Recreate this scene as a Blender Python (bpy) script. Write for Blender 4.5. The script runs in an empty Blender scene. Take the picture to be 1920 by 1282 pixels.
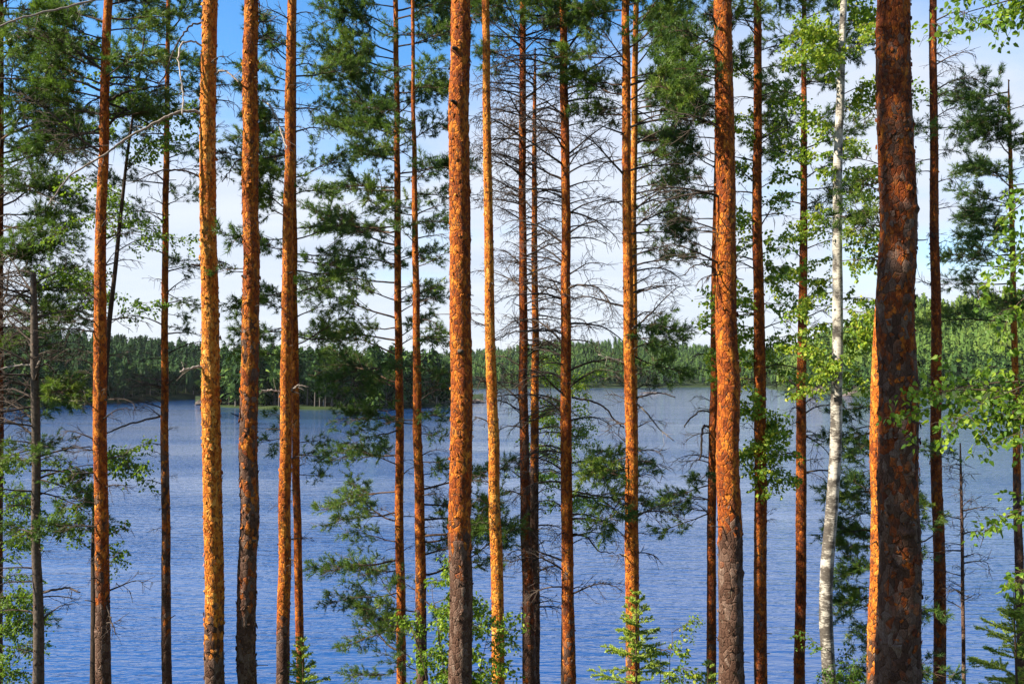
import bpy, math, random
import numpy as np
from mathutils import Vector, Matrix

# ---------------------------------------------------------------- camera, sky, sun, exposure
SC = bpy.context.scene
COL = SC.collection
IW, IH = 1920.0, 1282.0
LENS = 32.0
F = LENS / 36.0 * IW                 # focal length in photo pixels
CX, CY, YH = 960.0, 641.0, 703.0     # picture centre, horizon row
CAMZ = 12.0                          # eye height above the lake
PITCH = math.atan((YH - CY) / F)
CP, SP = math.cos(PITCH), math.sin(PITCH)

cam_d = bpy.data.cameras.new('camera'); cam_d.lens = LENS; cam_d.sensor_width = 36.0
cam_d.clip_start = 0.05; cam_d.clip_end = 20000.0
cam = bpy.data.objects.new('camera', cam_d); COL.objects.link(cam)
cam.location = (0, 0, CAMZ); cam.rotation_euler = (math.pi / 2 + PITCH, 0, 0)
SC.camera = cam

SUN_AZ_LEFT = 74.0        # degrees to the left of straight behind the camera
SUN_EL = 40.0
_a = math.radians(SUN_AZ_LEFT); _e = math.radians(SUN_EL)
SUN_DIR = np.array([-math.sin(_a) * math.cos(_e), -math.cos(_a) * math.cos(_e), math.sin(_e)])

sun_d = bpy.data.lights.new('sun', 'SUN'); sun_d.energy = 5.0; sun_d.angle = math.radians(0.5)
sun_d.color = (1.0, 0.89, 0.72)
sun = bpy.data.objects.new('sun', sun_d); COL.objects.link(sun)
sun.rotation_euler = Vector(SUN_DIR).to_track_quat('Z', 'Y').to_euler()
sun.location = (-30, -20, 60)

world = bpy.data.worlds.new('World'); SC.world = world; world.use_nodes = True
wn = world.node_tree.nodes; wl = world.node_tree.links; wn.clear()
w_out = wn.new('ShaderNodeOutputWorld'); w_bg = wn.new('ShaderNodeBackground')
w_bg.inputs['Strength'].default_value = 0.077
sky = wn.new('ShaderNodeTexSky'); sky.sky_type = 'NISHITA'; sky.sun_disc = False
sky.sun_elevation = _e
sky.sun_rotation = math.atan2(SUN_DIR[0], SUN_DIR[1])
sky.altitude = 100; sky.air_density = 1.0; sky.dust_density = 0.3; sky.ozone_density = 2.5
tc = wn.new('ShaderNodeTexCoord')
sep = wn.new('ShaderNodeSeparateXYZ'); wl.new(tc.outputs['Generated'], sep.inputs[0])
def wmath(op, a, b=None, clamp=False):
    n = wn.new('ShaderNodeMath'); n.operation = op; n.use_clamp = clamp
    for i, v in enumerate((a, b)):
        if v is None: continue
        if isinstance(v, (int, float)): n.inputs[i].default_value = v
        else: wl.new(v, n.inputs[i])
    return n.outputs[0]
zc = wmath('ADD', wmath('MAXIMUM', sep.outputs['Z'], 0.0), 0.16)
cmb = wn.new('ShaderNodeCombineXYZ')
wl.new(wmath('DIVIDE', sep.outputs['X'], zc), cmb.inputs[0])
wl.new(wmath('DIVIDE', sep.outputs['Y'], zc), cmb.inputs[1])
wmap = wn.new('ShaderNodeMapping'); wl.new(cmb.outputs[0], wmap.inputs[0])
wmap.inputs['Location'].default_value = (7.1, 2.25, 0.0)
cn = wn.new('ShaderNodeTexNoise'); cn.inputs['Scale'].default_value = 0.62
cn.inputs['Detail'].default_value = 7; cn.inputs['Roughness'].default_value = 0.55
wl.new(wmap.outputs[0], cn.inputs['Vector'])
# thin cloud: thick towards the horizon everywhere, broken higher up
hz = wmath('SUBTRACT', 1.0, wmath('MULTIPLY', wmath('MAXIMUM', sep.outputs['Z'], 0.0), 2.6), True)
cl = wmath('ADD', wmath('MULTIPLY', wmath('SUBTRACT', cn.outputs[0], 0.485), 4.6), wmath('MULTIPLY', hz, 1.75))
clm = wmath('MULTIPLY', wmath('MAXIMUM', wmath('MINIMUM', cl, 1.0), 0.0), 0.93)
cn2 = wn.new('ShaderNodeTexNoise'); cn2.inputs['Scale'].default_value = 1.5; cn2.inputs['Detail'].default_value = 5
wmap2 = wn.new('ShaderNodeMapping'); wl.new(cmb.outputs[0], wmap2.inputs[0]); wmap2.inputs['Scale'].default_value = (0.5, 1.6, 1)
wl.new(wmap2.outputs[0], cn2.inputs['Vector'])
ccol = wn.new('ShaderNodeMix'); ccol.data_type = 'RGBA'
ccol.inputs[6].default_value = (3.3, 3.65, 4.4, 1); ccol.inputs[7].default_value = (4.0, 4.2, 4.55, 1)
wl.new(wmath('MULTIPLY', wmath('SUBTRACT', cn2.outputs[0], 0.3), 2.4, True), ccol.inputs[0])
whs = wn.new('ShaderNodeHueSaturation'); whs.inputs['Saturation'].default_value = 1.3; whs.inputs['Value'].default_value = 1.1
wl.new(sky.outputs[0], whs.inputs['Color'])
wmix = wn.new('ShaderNodeMix'); wmix.data_type = 'RGBA'
wl.new(clm, wmix.inputs[0]); wl.new(whs.outputs[0], wmix.inputs[6]); wl.new(ccol.outputs[2], wmix.inputs[7])
wl.new(wmix.outputs[2], w_bg.inputs['Color']); wl.new(w_bg.outputs[0], w_out.inputs['Surface'])

SC.view_settings.view_transform = 'Standard'; SC.view_settings.look = 'None'
SC.view_settings.exposure = 1.57; SC.view_settings.gamma = 1.0
SC.view_settings.use_curve_mapping = False
SC.render.engine = 'CYCLES'
SC.cycles.use_denoising = True
SC.cycles.max_bounces = 6; SC.cycles.diffuse_bounces = 3; SC.cycles.transmission_bounces = 3
SC.cycles.transparent_max_bounces = 4

# ---------------------------------------------------------------- helpers
def px2w(px, py, D):
    """photo pixel -> point on the upright plane y = D"""
    u = (np.asarray(px, float) - CX) / F; v = (CY - np.asarray(py, float)) / F
    t = D / (CP - SP * v)
    return np.stack([u * t, np.full_like(t, D) if np.ndim(t) else np.array(D, float), CAMZ + (SP + CP * v) * t], -1)

def px2water(px, py, z=0.0):
    u = (px - CX) / F; v = (CY - py) / F
    dz = SP + CP * v; t = (z - CAMZ) / dz
    return np.array([u * t, (CP - SP * v) * t, z])

def vnoise(x, seed=0):
    """smooth 1-D noise, -1..1"""
    x = np.asarray(x, float); i = np.floor(x).astype(np.int64); f = x - i; f = f * f * (3 - 2 * f)
    h = lambda n: (np.sin(n * 127.1 + seed * 311.7) * 43758.5453) % 1.0
    return (h(i) * (1 - f) + h(i + 1) * f) * 2 - 1

def vnoise2(x, y, seed=0):
    x = np.asarray(x, float); y = np.asarray(y, float)
    i = np.floor(x).astype(np.int64); j = np.floor(y).astype(np.int64)
    f = x - i; g = y - j; f = f * f * (3 - 2 * f); g = g * g * (3 - 2 * g)
    h = lambda a, b: (np.sin(a * 127.1 + b * 269.5 + seed * 311.7) * 43758.5453) % 1.0
    return ((h(i, j) * (1 - f) + h(i + 1, j) * f) * (1 - g) + (h(i, j + 1) * (1 - f) + h(i + 1, j + 1) * f) * g) * 2 - 1

GY = [-3000, -200, -40, -10, 0, 4, 9, 15, 20, 25, 28.5, 34, 60, 200, 6000]
GZ = [40, 24, 15, 11.3, 10.35, 9.6, 7.9, 5.6, 3.5, 1.3, -0.2, -2.0, -6, -9, -9]
def ground_z(x, y):
    x = np.asarray(x, float); y = np.asarray(y, float)
    near = np.clip(1 - np.abs(y - 5) / 200, 0, 1)
    return np.interp(y, GY, GZ) + near * (0.22 * vnoise2(x * .35, y * .35, 3) + 0.08 * vnoise2(x * 1.3, y * 1.3, 5))

class MB:
    """collects vertices, faces and one float attribute"""
    def __init__(s): s.v = []; s.f3 = []; s.f4 = []; s.a = []; s.n = 0
    def add(s, V, F3=None, F4=None, a=0.0):
        V = np.asarray(V, float).reshape(-1, 3)
        if F3 is not None and len(F3): s.f3.append(np.asarray(F3, np.int64).reshape(-1, 3) + s.n)
        if F4 is not None and len(F4): s.f4.append(np.asarray(F4, np.int64).reshape(-1, 4) + s.n)
        s.v.append(V); s.a.append(np.broadcast_to(np.asarray(a, float), (len(V),))); s.n += len(V)
    def tube(s, P, R, k=4, a=0.0):
        P = np.asarray(P, float); n = len(P); R = np.broadcast_to(np.asarray(R, float), (n,))
        T = np.gradient(P, axis=0); T /= np.linalg.norm(T, axis=1)[:, None] + 1e-9
        m = np.abs(T.mean(0)); ref = np.zeros(3); ref[np.argmin(m)] = 1
        N1 = np.cross(T, ref); N1 /= np.linalg.norm(N1, axis=1)[:, None] + 1e-9
        N2 = np.cross(T, N1)
        th = np.arange(k) * 2 * np.pi / k
        V = P[:, None] + R[:, None, None] * (np.cos(th)[None, :, None] * N1[:, None] + np.sin(th)[None, :, None] * N2[:, None])
        i = np.arange(n - 1)[:, None] * k; j = np.arange(k)[None]; j2 = (j + 1) % k
        Q = np.stack([i + j, i + j2, i + k + j2, i + k + j], -1).reshape(-1, 4)
        cap = [[(n - 1) * k + 0, (n - 1) * k + 1, (n - 1) * k + 2]] if k == 3 else [[(n - 1) * k + 0, (n - 1) * k + q, (n - 1) * k + q + 1] for q in range(1, k - 1)]
        s.add(V.reshape(-1, 3), cap, Q, a)
    def arrays(s):
        V = np.concatenate(s.v) if s.v else np.zeros((0, 3))
        A = np.concatenate(s.a) if s.a else np.zeros(0)
        f3 = np.concatenate(s.f3) if s.f3 else np.zeros((0, 3), np.int64)
        f4 = np.concatenate(s.f4) if s.f4 else np.zeros((0, 4), np.int64)
        return V, f3, f4, A

def mk_mesh(name, V, f3, f4, attrs=None, smooth=True, uv=None):
    me = bpy.data.meshes.new(name)
    nl = len(f3) * 3 + len(f4) * 4
    me.vertices.add(len(V)); me.vertices.foreach_set('co', np.ascontiguousarray(V, np.float32).ravel())
    idx = np.concatenate([f3.ravel(), f4.ravel()]).astype(np.int32)
    me.loops.add(nl); me.loops.foreach_set('vertex_index', idx)
    tot = np.concatenate([np.full(len(f3), 3), np.full(len(f4), 4)]).astype(np.int32)
    st = np.concatenate([[0], np.cumsum(tot)[:-1]]).astype(np.int32) if len(tot) else tot
    me.polygons.add(len(tot)); me.polygons.foreach_set('loop_start', st)
    me.polygons.foreach_set('use_smooth', np.full(len(tot), smooth))
    for k, a in (attrs or {}).items():
        at = me.attributes.new(k, 'FLOAT', 'POINT'); at.data.foreach_set('value', np.ascontiguousarray(a, np.float32))
    if uv is not None:
        l = me.uv_layers.new(name='UVMap'); l.data.foreach_set('uv', np.ascontiguousarray(uv[idx], np.float32).ravel())
    me.update(calc_edges=True); me.validate()
    return me

def link(name, data, parent=None, mat=None, loc=(0, 0, 0), kind=None):
    o = bpy.data.objects.new(name, data); COL.objects.link(o); o.location = loc
    if parent is not None: o.parent = parent
    if mat is not None and data is not None and not data.materials: data.materials.append(mat)
    if kind: o['kind'] = kind
    return o

def build(name, mb, mat, parent=None, org=(0, 0, 0), smooth=True, kind=None, loc=(0, 0, 0)):
    V, f3, f4, A = mb.arrays()
    return link(name, mk_mesh(name, V - np.asarray(org), f3, f4, {'tint': A}, smooth), parent, mat, loc, kind)

def thing(name, label, cat, loc, group=None):
    o = link(name, None, loc=tuple(map(float, loc))); o.empty_display_size = 0.2
    o['label'] = label; o['category'] = cat
    if group: o['group'] = group
    return o

# ---------------------------------------------------------------- materials
def new_mat(name):
    m = bpy.data.materials.new(name); m.use_nodes = True
    nt = m.node_tree; nt.nodes.clear()
    out = nt.nodes.new('ShaderNodeOutputMaterial')
    return m, nt, out
class NT:
    def __init__(s, nt): s.nt = nt
    def n(s, t, **kw):
        n = s.nt.nodes.new(t)
        for k, v in kw.items(): setattr(n, k, v)
        return n
    def l(s, a, b): s.nt.links.new(a, b)
    def math(s, op, a, b=None, clamp=False):
        n = s.n('ShaderNodeMath', operation=op, use_clamp=clamp)
        for i, v in enumerate((a, b)):
            if v is None: continue
            if isinstance(v, (int, float)): n.inputs[i].default_value = v
            else: s.l(v, n.inputs[i])
        return n.outputs[0]
    def ramp(s, fac, stops, interp='LINEAR'):
        r = s.n('ShaderNodeValToRGB'); r.color_ramp.interpolation = interp
        e = r.color_ramp.elements
        while len(e) < len(stops): e.new(0.5)
        for q, (p, c) in zip(e, stops):
            q.position = p; q.color = (*c, 1) if len(c) == 3 else c
        s.l(fac, r.inputs[0]); return r.outputs[0]
    def mix(s, fac, a, b, blend='MIX'):
        n = s.n('ShaderNodeMix', data_type='RGBA', blend_type=blend)
        if isinstance(fac, (int, float)): n.inputs[0].default_value = fac
        else: s.l(fac, n.inputs[0])
        for i, v in ((6, a), (7, b)):
            if isinstance(v, tuple): n.inputs[i].default_value = (*v, 1)
            else: s.l(v, n.inputs[i])
        return n.outputs[2]
    def noise(s, vec, scale, detail=4, rough=0.55, mapscale=None):
        if mapscale:
            m = s.n('ShaderNodeMapping'); m.inputs['Scale'].default_value = mapscale; s.l(vec, m.inputs[0]); vec = m.outputs[0]
        n = s.n('ShaderNodeTexNoise'); n.inputs['Scale'].default_value = scale
        n.inputs['Detail'].default_value = detail; n.inputs['Roughness'].default_value = rough
        s.l(vec, n.inputs['Vector']); return n
    def attr(s, name):
        return s.n('ShaderNodeAttribute', attribute_name=name).outputs['Fac']
    def bsdf(s, out, col, rough=0.9, spec=0.2, normal=None):
        b = s.n('ShaderNodeBsdfPrincipled'); b.inputs['Roughness'].default_value = rough
        b.inputs['Specular IOR Level'].default_value = spec
        if isinstance(col, tuple): b.inputs['Base Color'].default_value = (*col, 1)
        else: s.l(col, b.inputs['Base Color'])
        if normal is not None: s.l(normal, b.inputs['Normal'])
        s.l(b.outputs[0], out.inputs['Surface']); return b
    def bump(s, h, strength, dist):
        b = s.n('ShaderNodeBump'); b.inputs['Strength'].default_value = strength; b.inputs['Distance'].default_value = dist
        s.l(h, b.inputs['Height']); return b.outputs[0]

def mat_pine_bark():
    m, nt, out = new_mat('pine_bark'); g = NT(nt)
    tcn = g.n('ShaderNodeTexCoord'); uv = tcn.outputs['UV']
    oi = g.n('ShaderNodeObjectInfo')
    off = g.n('ShaderNodeVectorMath', operation='ADD'); g.l(uv, off.inputs[0])
    cx = g.n('ShaderNodeCombineXYZ'); g.l(g.math('MULTIPLY', oi.outputs['Random'], 57.0), cx.inputs[0]); g.l(g.math('MULTIPLY', oi.outputs['Random'], 31.0), cx.inputs[1])
    g.l(cx.outputs[0], off.inputs[1]); uv = off.outputs[0]
    # wobble the plates
    wob = g.noise(uv, 9.0, 3, .5)
    wv = g.n('ShaderNodeVectorMath', operation='SCALE'); g.l(wob.outputs['Color'], wv.inputs[0]); wv.inputs['Scale'].default_value = 0.045
    uvw = g.n('ShaderNodeVectorMath', operation='ADD'); g.l(uv, uvw.inputs[0]); g.l(wv.outputs[0], uvw.inputs[1]); uvw = uvw.outputs[0]
    def vor(scale, feat, ms):
        mp = g.n('ShaderNodeMapping'); mp.inputs['Scale'].default_value = ms; g.l(uvw, mp.inputs[0])
        v = g.n('ShaderNodeTexVoronoi', feature=feat); v.inputs['Scale'].default_value = scale
        v.voronoi_dimensions = '2D'; g.l(mp.outputs[0], v.inputs['Vector']); return v
    e1 = vor(18, 'DISTANCE_TO_EDGE', (1, .55, 1)).outputs['Distance']
    c1 = vor(18, 'F1', (1, .55, 1)).outputs['Color']
    e2 = vor(48, 'DISTANCE_TO_EDGE', (1, .6, 1)).outputs['Distance']
    c2 = vor(48, 'F1', (1, .6, 1)).outputs['Color']
    s1 = g.n('ShaderNodeSeparateColor'); g.l(c1, s1.inputs[0])
    s2 = g.n('ShaderNodeSeparateColor'); g.l(c2, s2.inputs[0])
    grey = g.attr('grey'); hue = g.attr('hue')
    big = g.noise(uv, 3.2, 5, .6, (1, .5, 1)).outputs[0]
    fine = g.noise(uv, 60, 5, .65, (1, .5, 1)).outputs[0]
    mid = g.noise(uv, 14, 4, .6, (1, .45, 1)).outputs[0]
    # orange thin upper bark
    of = g.math('ADD', g.math('MULTIPLY', s1.outputs[0], .25), g.math('ADD', g.math('MULTIPLY', s2.outputs[0], .2), g.math('MULTIPLY', mid, .7)))
    of = g.math('ADD', g.math('ADD', of, g.math('MULTIPLY', g.math('SUBTRACT', hue, .5), .55)), g.math('MULTIPLY', g.math('SUBTRACT', big, .5), .75))
    oc = g.ramp(of, [(.15, (.075, .020, .009)), (.38, (.21, .048, .011)), (.56, (.40, .110, .015)), (.78, (.60, .23, .032)), (1, (.70, .38, .10))])
    # dark scales left on the orange bark
    sc = g.math('GREATER_THAN', g.math('ADD', s2.outputs[1], g.math('MULTIPLY', big, .7)), 1.19)
    oc = g.mix(g.math('MULTIPLY', sc, .8), oc, (.09, .042, .024))
    gc = g.ramp(g.math('ADD', g.math('MULTIPLY', s1.outputs[1], .45), g.math('MULTIPLY', fine, .65)),
                [(.2, (.036, .018, .012)), (.5, (.088, .046, .031)), (.75, (.15, .096, .072)), (.95, (.24, .19, .155))])
    pf = g.math('ADD', g.math('ADD', grey, g.math('MULTIPLY', g.math('SUBTRACT', big, .5), 1.3)), g.math('MULTIPLY', g.math('SUBTRACT', s1.outputs[2], .5), .55))
    pf = g.math('MULTIPLY', g.math('SUBTRACT', pf, .38), 4.5, True)
    col = g.mix(pf, oc, gc)
    # lichen low on the trunk
    li = g.math('MULTIPLY', g.math('SUBTRACT', g.math('MULTIPLY', g.math('ADD', mid, fine), .5), .57), 9, True)
    li = g.math('MULTIPLY', li, g.math('MULTIPLY', g.math('SUBTRACT', grey, .75), 3, True))
    col = g.mix(g.math('MULTIPLY', li, .55), col, (.30, .32, .24))
    eh = g.math('ADD', g.math('MULTIPLY', g.math('MINIMUM', g.math('MULTIPLY', e1, 7.0), 1.0), .6), g.math('MULTIPLY', g.math('MINIMUM', g.math('MULTIPLY', e2, 6.0), 1.0), .25))
    eh = g.math('ADD', eh, g.math('ADD', g.math('MULTIPLY', s1.outputs[0], .45), g.math('MULTIPLY', fine, .35)))
    nrm = g.bump(eh, 0.9, 0.02)
    g.bsdf(out, col, .88, .15, nrm)
    return m

def mat_birch_bark():
    m, nt, out = new_mat('birch_bark'); g = NT(nt)
    uv = g.n('ShaderNodeTexCoord').outputs['UV']
    grey = g.attr('grey')
    a = g.noise(uv, 4, 5, .65, (1, .9, 1)).outputs[0]
    b = g.noise(uv, 16, 5, .7, (.7, 2.6, 1)).outputs[0]
    d = g.noise(uv, 8, 3, .5, (1.2, 16, 1)).outputs[0]
    white = g.ramp(b, [(.3, (.26, .235, .20)), (.55, (.50, .475, .42)), (.8, (.68, .66, .60))])
    ln = g.math('MULTIPLY', g.math('SUBTRACT', d, .60), 14, True)
    col = g.mix(g.math('MULTIPLY', ln, .75), white, (.10, .08, .065))
    pf = g.math('MULTIPLY', g.math('SUBTRACT', g.math('ADD', g.math('ADD', g.math('MULTIPLY', a, .8), g.math('MULTIPLY', b, .55)), g.math('MULTIPLY', grey, .10)), .668), 12, True)
    col = g.mix(pf, col, g.ramp(b, [(.35, (.035, .03, .026)), (.7, (.12, .105, .09))]))
    nrm = g.bump(g.math('ADD', b, g.math('MULTIPLY', pf, .5)), .6, .012)
    g.bsdf(out, col, .75, .25, nrm)
    return m

def mat_wood(name, c0, c1):
    m, nt, out = new_mat(name); g = NT(nt)
    co = g.n('ShaderNodeTexCoord').outputs['Object']
    f = g.noise(co, 30, 4, .6).outputs[0]
    t = g.attr('tint')
    col = g.ramp(g.math('ADD', g.math('MULTIPLY', f, .7), g.math('MULTIPLY', t, .5)), [(.25, c0), (.75, c1)])
    g.bsdf(out, col, .9, .15, g.bump(f, .5, .01))
    return m

def mat_leaf(name, stops, transl, tcol, rough=.5, spec=.3, obj_rand=0.0):
    m, nt, out = new_mat(name); g = NT(nt)
    t = g.attr('tint')
    if obj_rand: t = g.math('ADD', g.math('MULTIPLY', t, 1 - obj_rand), g.math('MULTIPLY', g.n('ShaderNodeObjectInfo').outputs['Random'], obj_rand))
    col = g.ramp(t, stops)
    b = g.n('ShaderNodeBsdfPrincipled'); b.inputs['Roughness'].default_value = rough; b.inputs['Specular IOR Level'].default_value = spec
    g.l(col, b.inputs['Base Color'])
    tr = g.n('ShaderNodeBsdfTranslucent'); g.l(g.mix(.5, col, tcol), tr.inputs['Color'])
    mx = g.n('ShaderNodeMixShader'); mx.inputs[0].default_value = transl
    g.l(b.outputs[0], mx.inputs[1]); g.l(tr.outputs[0], mx.inputs[2]); g.l(mx.outputs[0], out.inputs['Surface'])
    return m

M = {}
M['bark'] = mat_pine_bark()
M['birch'] = mat_birch_bark()
M['twig'] = mat_wood('pine_twig', (.032, .021, .015), (.095, .060, .040))
M['dead'] = mat_wood('dead_twig', (.022, .017, .014), (.075, .058, .048))
M['pale'] = mat_wood('bleached_wood', (.13, .105, .09), (.38, .33, .29))
M['birchtwig'] = mat_wood('birch_twig', (.035, .024, .018), (.10, .07, .05))
M['snag'] = mat_wood('snag_bark', (.06, .046, .037), (.25, .205, .165))
M['needle'] = mat_leaf('pine_needle', [(0, (.016, .040, .014)), (.5, (.060, .120, .022)), (.8, (.15, .225, .028)), (1, (.25, .29, .038))], .36, (.14, .26, .02), obj_rand=.5)
M['spruce'] = mat_leaf('spruce_needle', [(0, (.13, .20, .03)), (.6, (.28, .38, .04)), (1, (.42, .50, .07))], .25, (.2, .35, .03))
M['leaf'] = mat_leaf('birch_leaf', [(0, (.04, .095, .014)), (.5, (.10, .20, .022)), (.85, (.26, .36, .03)), (1, (.42, .42, .045))], .45, (.32, .48, .02))
M['far'] = mat_leaf('far_foliage', [(0, (.010, .030, .011)), (.45, (.030, .068, .018)), (.75, (.068, .125, .025)), (1, (.15, .21, .035))], .12, (.08, .14, .02), .8, .1, .45)
M['farwood'] = mat_wood('far_trunk', (.08, .065, .05), (.24, .22, .19))

def mat_ground():
    m, nt, out = new_mat('forest_floor'); g = NT(nt)
    co = g.n('ShaderNodeTexCoord').outputs['Object']
    a = g.noise(co, .9, 5, .6).outputs[0]; b = g.noise(co, 14, 5, .7).outputs[0]
    col = g.ramp(g.math('ADD', g.math('MULTIPLY', a, .7), g.math('MULTIPLY', b, .3)), [(.3, (.05, .035, .02)), (.5, (.06, .075, .022)), (.7, (.10, .12, .035))])
    g.bsdf(out, col, .95, .1, g.bump(b, .8, .05)); return m
def mat_farland():
    m, nt, out = new_mat('far_ground'); g = NT(nt)
    co = g.n('ShaderNodeTexCoord').outputs['Object']
    a = g.noise(co, .12, 5, .6).outputs[0]
    col = g.ramp(a, [(.3, (.012, .020, .008)), (.55, (.026, .042, .013)), (.75, (.05, .065, .022))])
    g.bsdf(out, col, .95, .1); return m
def mat_rock():
    m, nt, out = new_mat('shore_rock'); g = NT(nt)
    co = g.n('ShaderNodeTexCoord').outputs['Object']
    a = g.noise(co, .6, 6, .65).outputs[0]
    col = g.ramp(a, [(.3, (.05, .042, .038)), (.55, (.11, .09, .08)), (.75, (.18, .15, .13))])
    g.bsdf(out, col, .9, .2, g.bump(a, .8, .6)); return m
def mat_water():
    m, nt, out = new_mat('lake_water'); g = NT(nt)
    co = g.n('ShaderNodeTexCoord').outputs['Object']
    w1 = g.noise(co, 1.25, 3, .55, (.42, 1.25, 1)).outputs[0]
    w2 = g.noise(co, 2.6, 3, .6, (.5, 1.8, 1)).outputs[0]
    w3 = g.noise(co, .035, 4, .6, (.3, 1.6, 1)).outputs[0]
    amp = g.math('ADD', .45, g.math('MULTIPLY', g.math('SUBTRACT', w3, .38), 3.2, True))
    h = g.math('MULTIPLY', g.math('ADD', g.math('MULTIPLY', w1, 1.0), g.math('MULTIPLY', w2, .17)), amp)
    nrm = g.bump(h, 1.0, .14)
    b = g.bsdf(out, (.009, .043, .155), .04, 1.0, nrm); b.inputs['IOR'].default_value = 1.45
    return m
M['ground'] = mat_ground(); M['farland'] = mat_farland(); M['rock'] = mat_rock(); M['water'] = mat_water()

# ---------------------------------------------------------------- ground and lake
def grid_obj(name, xs, ys, zfun, mat):
    X, Y = np.meshgrid(xs, ys, indexing='ij'); Z = zfun(X, Y)
    V = np.stack([X, Y, Z], -1).reshape(-1, 3); ny = len(ys)
    i = np.arange(len(xs) - 1)[:, None] * ny + np.arange(ny - 1)[None]
    Q = np.stack([i, i + ny, i + ny + 1, i + 1], -1).reshape(-1, 4)
    return link(name, mk_mesh(name, V, np.zeros((0, 3), np.int64), Q), mat=mat, kind='structure')
xs = np.concatenate([[-6000, -2000, -600, -200, -100], np.arange(-60, 60.1, .6), [100, 200, 600, 2000, 6000]])
ys = np.concatenate([[-6000, -2000, -600, -200, -100], np.arange(-40, 44.1, .6), [60, 100, 200, 600, 2000, 7000]])
grid_obj('ground', xs, ys, ground_z, M['ground'])
wx = np.concatenate([[-7000, -2500], np.linspace(-900, 900, 25), [2500, 7000]])
wy = np.concatenate([[20.0], np.linspace(60, 1500, 30), [3000, 7000]])
grid_obj('lake_water', wx, wy, lambda X, Y: 0 * X, M['water'])

# ---------------------------------------------------------------- far shores
def far_tree_arrays(rng, kind, nfac=60, hgt=18.0):
    """crown as an uneven solid core plus many loose leaf clumps; returns V, tris, tint"""
    mb = MB()
    if kind == 'spruce': prof = lambda t: (1 - t) ** .7 * (.55 + .45 * np.minimum(1, t * 9)); R = hgt * .17; z0 = .06
    elif kind == 'pine': prof = lambda t: np.sin(np.clip(t * 1.02, 0, 1) ** .75 * np.pi) ** .7; R = hgt * .15; z0 = .35
    else: prof = lambda t: np.sin(np.clip(t, 0, 1) ** .8 * np.pi) ** .6; R = hgt * .19; z0 = .14
    zt = np.array([.0, .12, .3, .5, .7, .88, 1.0]); k = 6
    th = np.arange(k) * 2 * np.pi / k
    r = np.maximum(prof(zt), .03)[:, None] * R * .62 * (1 + .25 * rng.uniform(-1, 1, (7, k)))
    V = np.stack([r * np.cos(th), r * np.sin(th), np.broadcast_to((z0 + (1 - z0) * zt)[:, None] * hgt, r.shape)], -1)
    i = np.arange(6)[:, None] * k; j = np.arange(k)[None]; j2 = (j + 1) % k
    A, B, C, D = i + j, i + j2, i + k + j2, i + k + j
    mb.add(V.reshape(-1, 3), np.concatenate([np.stack([A, B, C], -1).reshape(-1, 3), np.stack([A, C, D], -1).reshape(-1, 3)]), a=.25)
    t = 1 - np.sqrt(rng.random(nfac)) if kind == 'spruce' else rng.random(nfac)
    ph = rng.uniform(0, 2 * np.pi, nfac); rr = np.maximum(prof(t), .04) * R * rng.uniform(.7, 1.08, nfac)
    P = np.stack([rr * np.cos(ph), rr * np.sin(ph), (z0 + (1 - z0) * t) * hgt], -1)
    s = hgt * .075 * rng.uniform(.6, 1.4, nfac)
    if kind == 'spruce':
        outd = np.stack([np.cos(ph), np.sin(ph), np.full(nfac, -.55)], -1)
        side = np.stack([-np.sin(ph), np.cos(ph), rng.uniform(-.5, .5, nfac)], -1)
        T = np.stack([P - side * s[:, None] * .6 - outd * s[:, None] * .5 + [0, 0, .3], P + side * s[:, None] * .6 - outd * s[:, None] * .5 + [0, 0, .3], P + outd * s[:, None]], 1)
    else:
        q = rng.normal(size=(nfac, 3, 3)); q /= np.linalg.norm(q, axis=2)[..., None]
        T = P[:, None] + q * s[:, None, None] * .95
    mb.add(T.reshape(-1, 3), np.arange(nfac * 3).reshape(-1, 3), a=np.repeat(rng.uniform(.0, 1, nfac) ** 1.2, 3))
    V, f3, f4, A = mb.arrays()
    return V, f3, A

rngF = np.random.default_rng(11)
FARV = {k: [far_tree_arrays(rngF, k, 60) for _ in range(4)] for k in ('spruce', 'pine', 'birch')}

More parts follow.
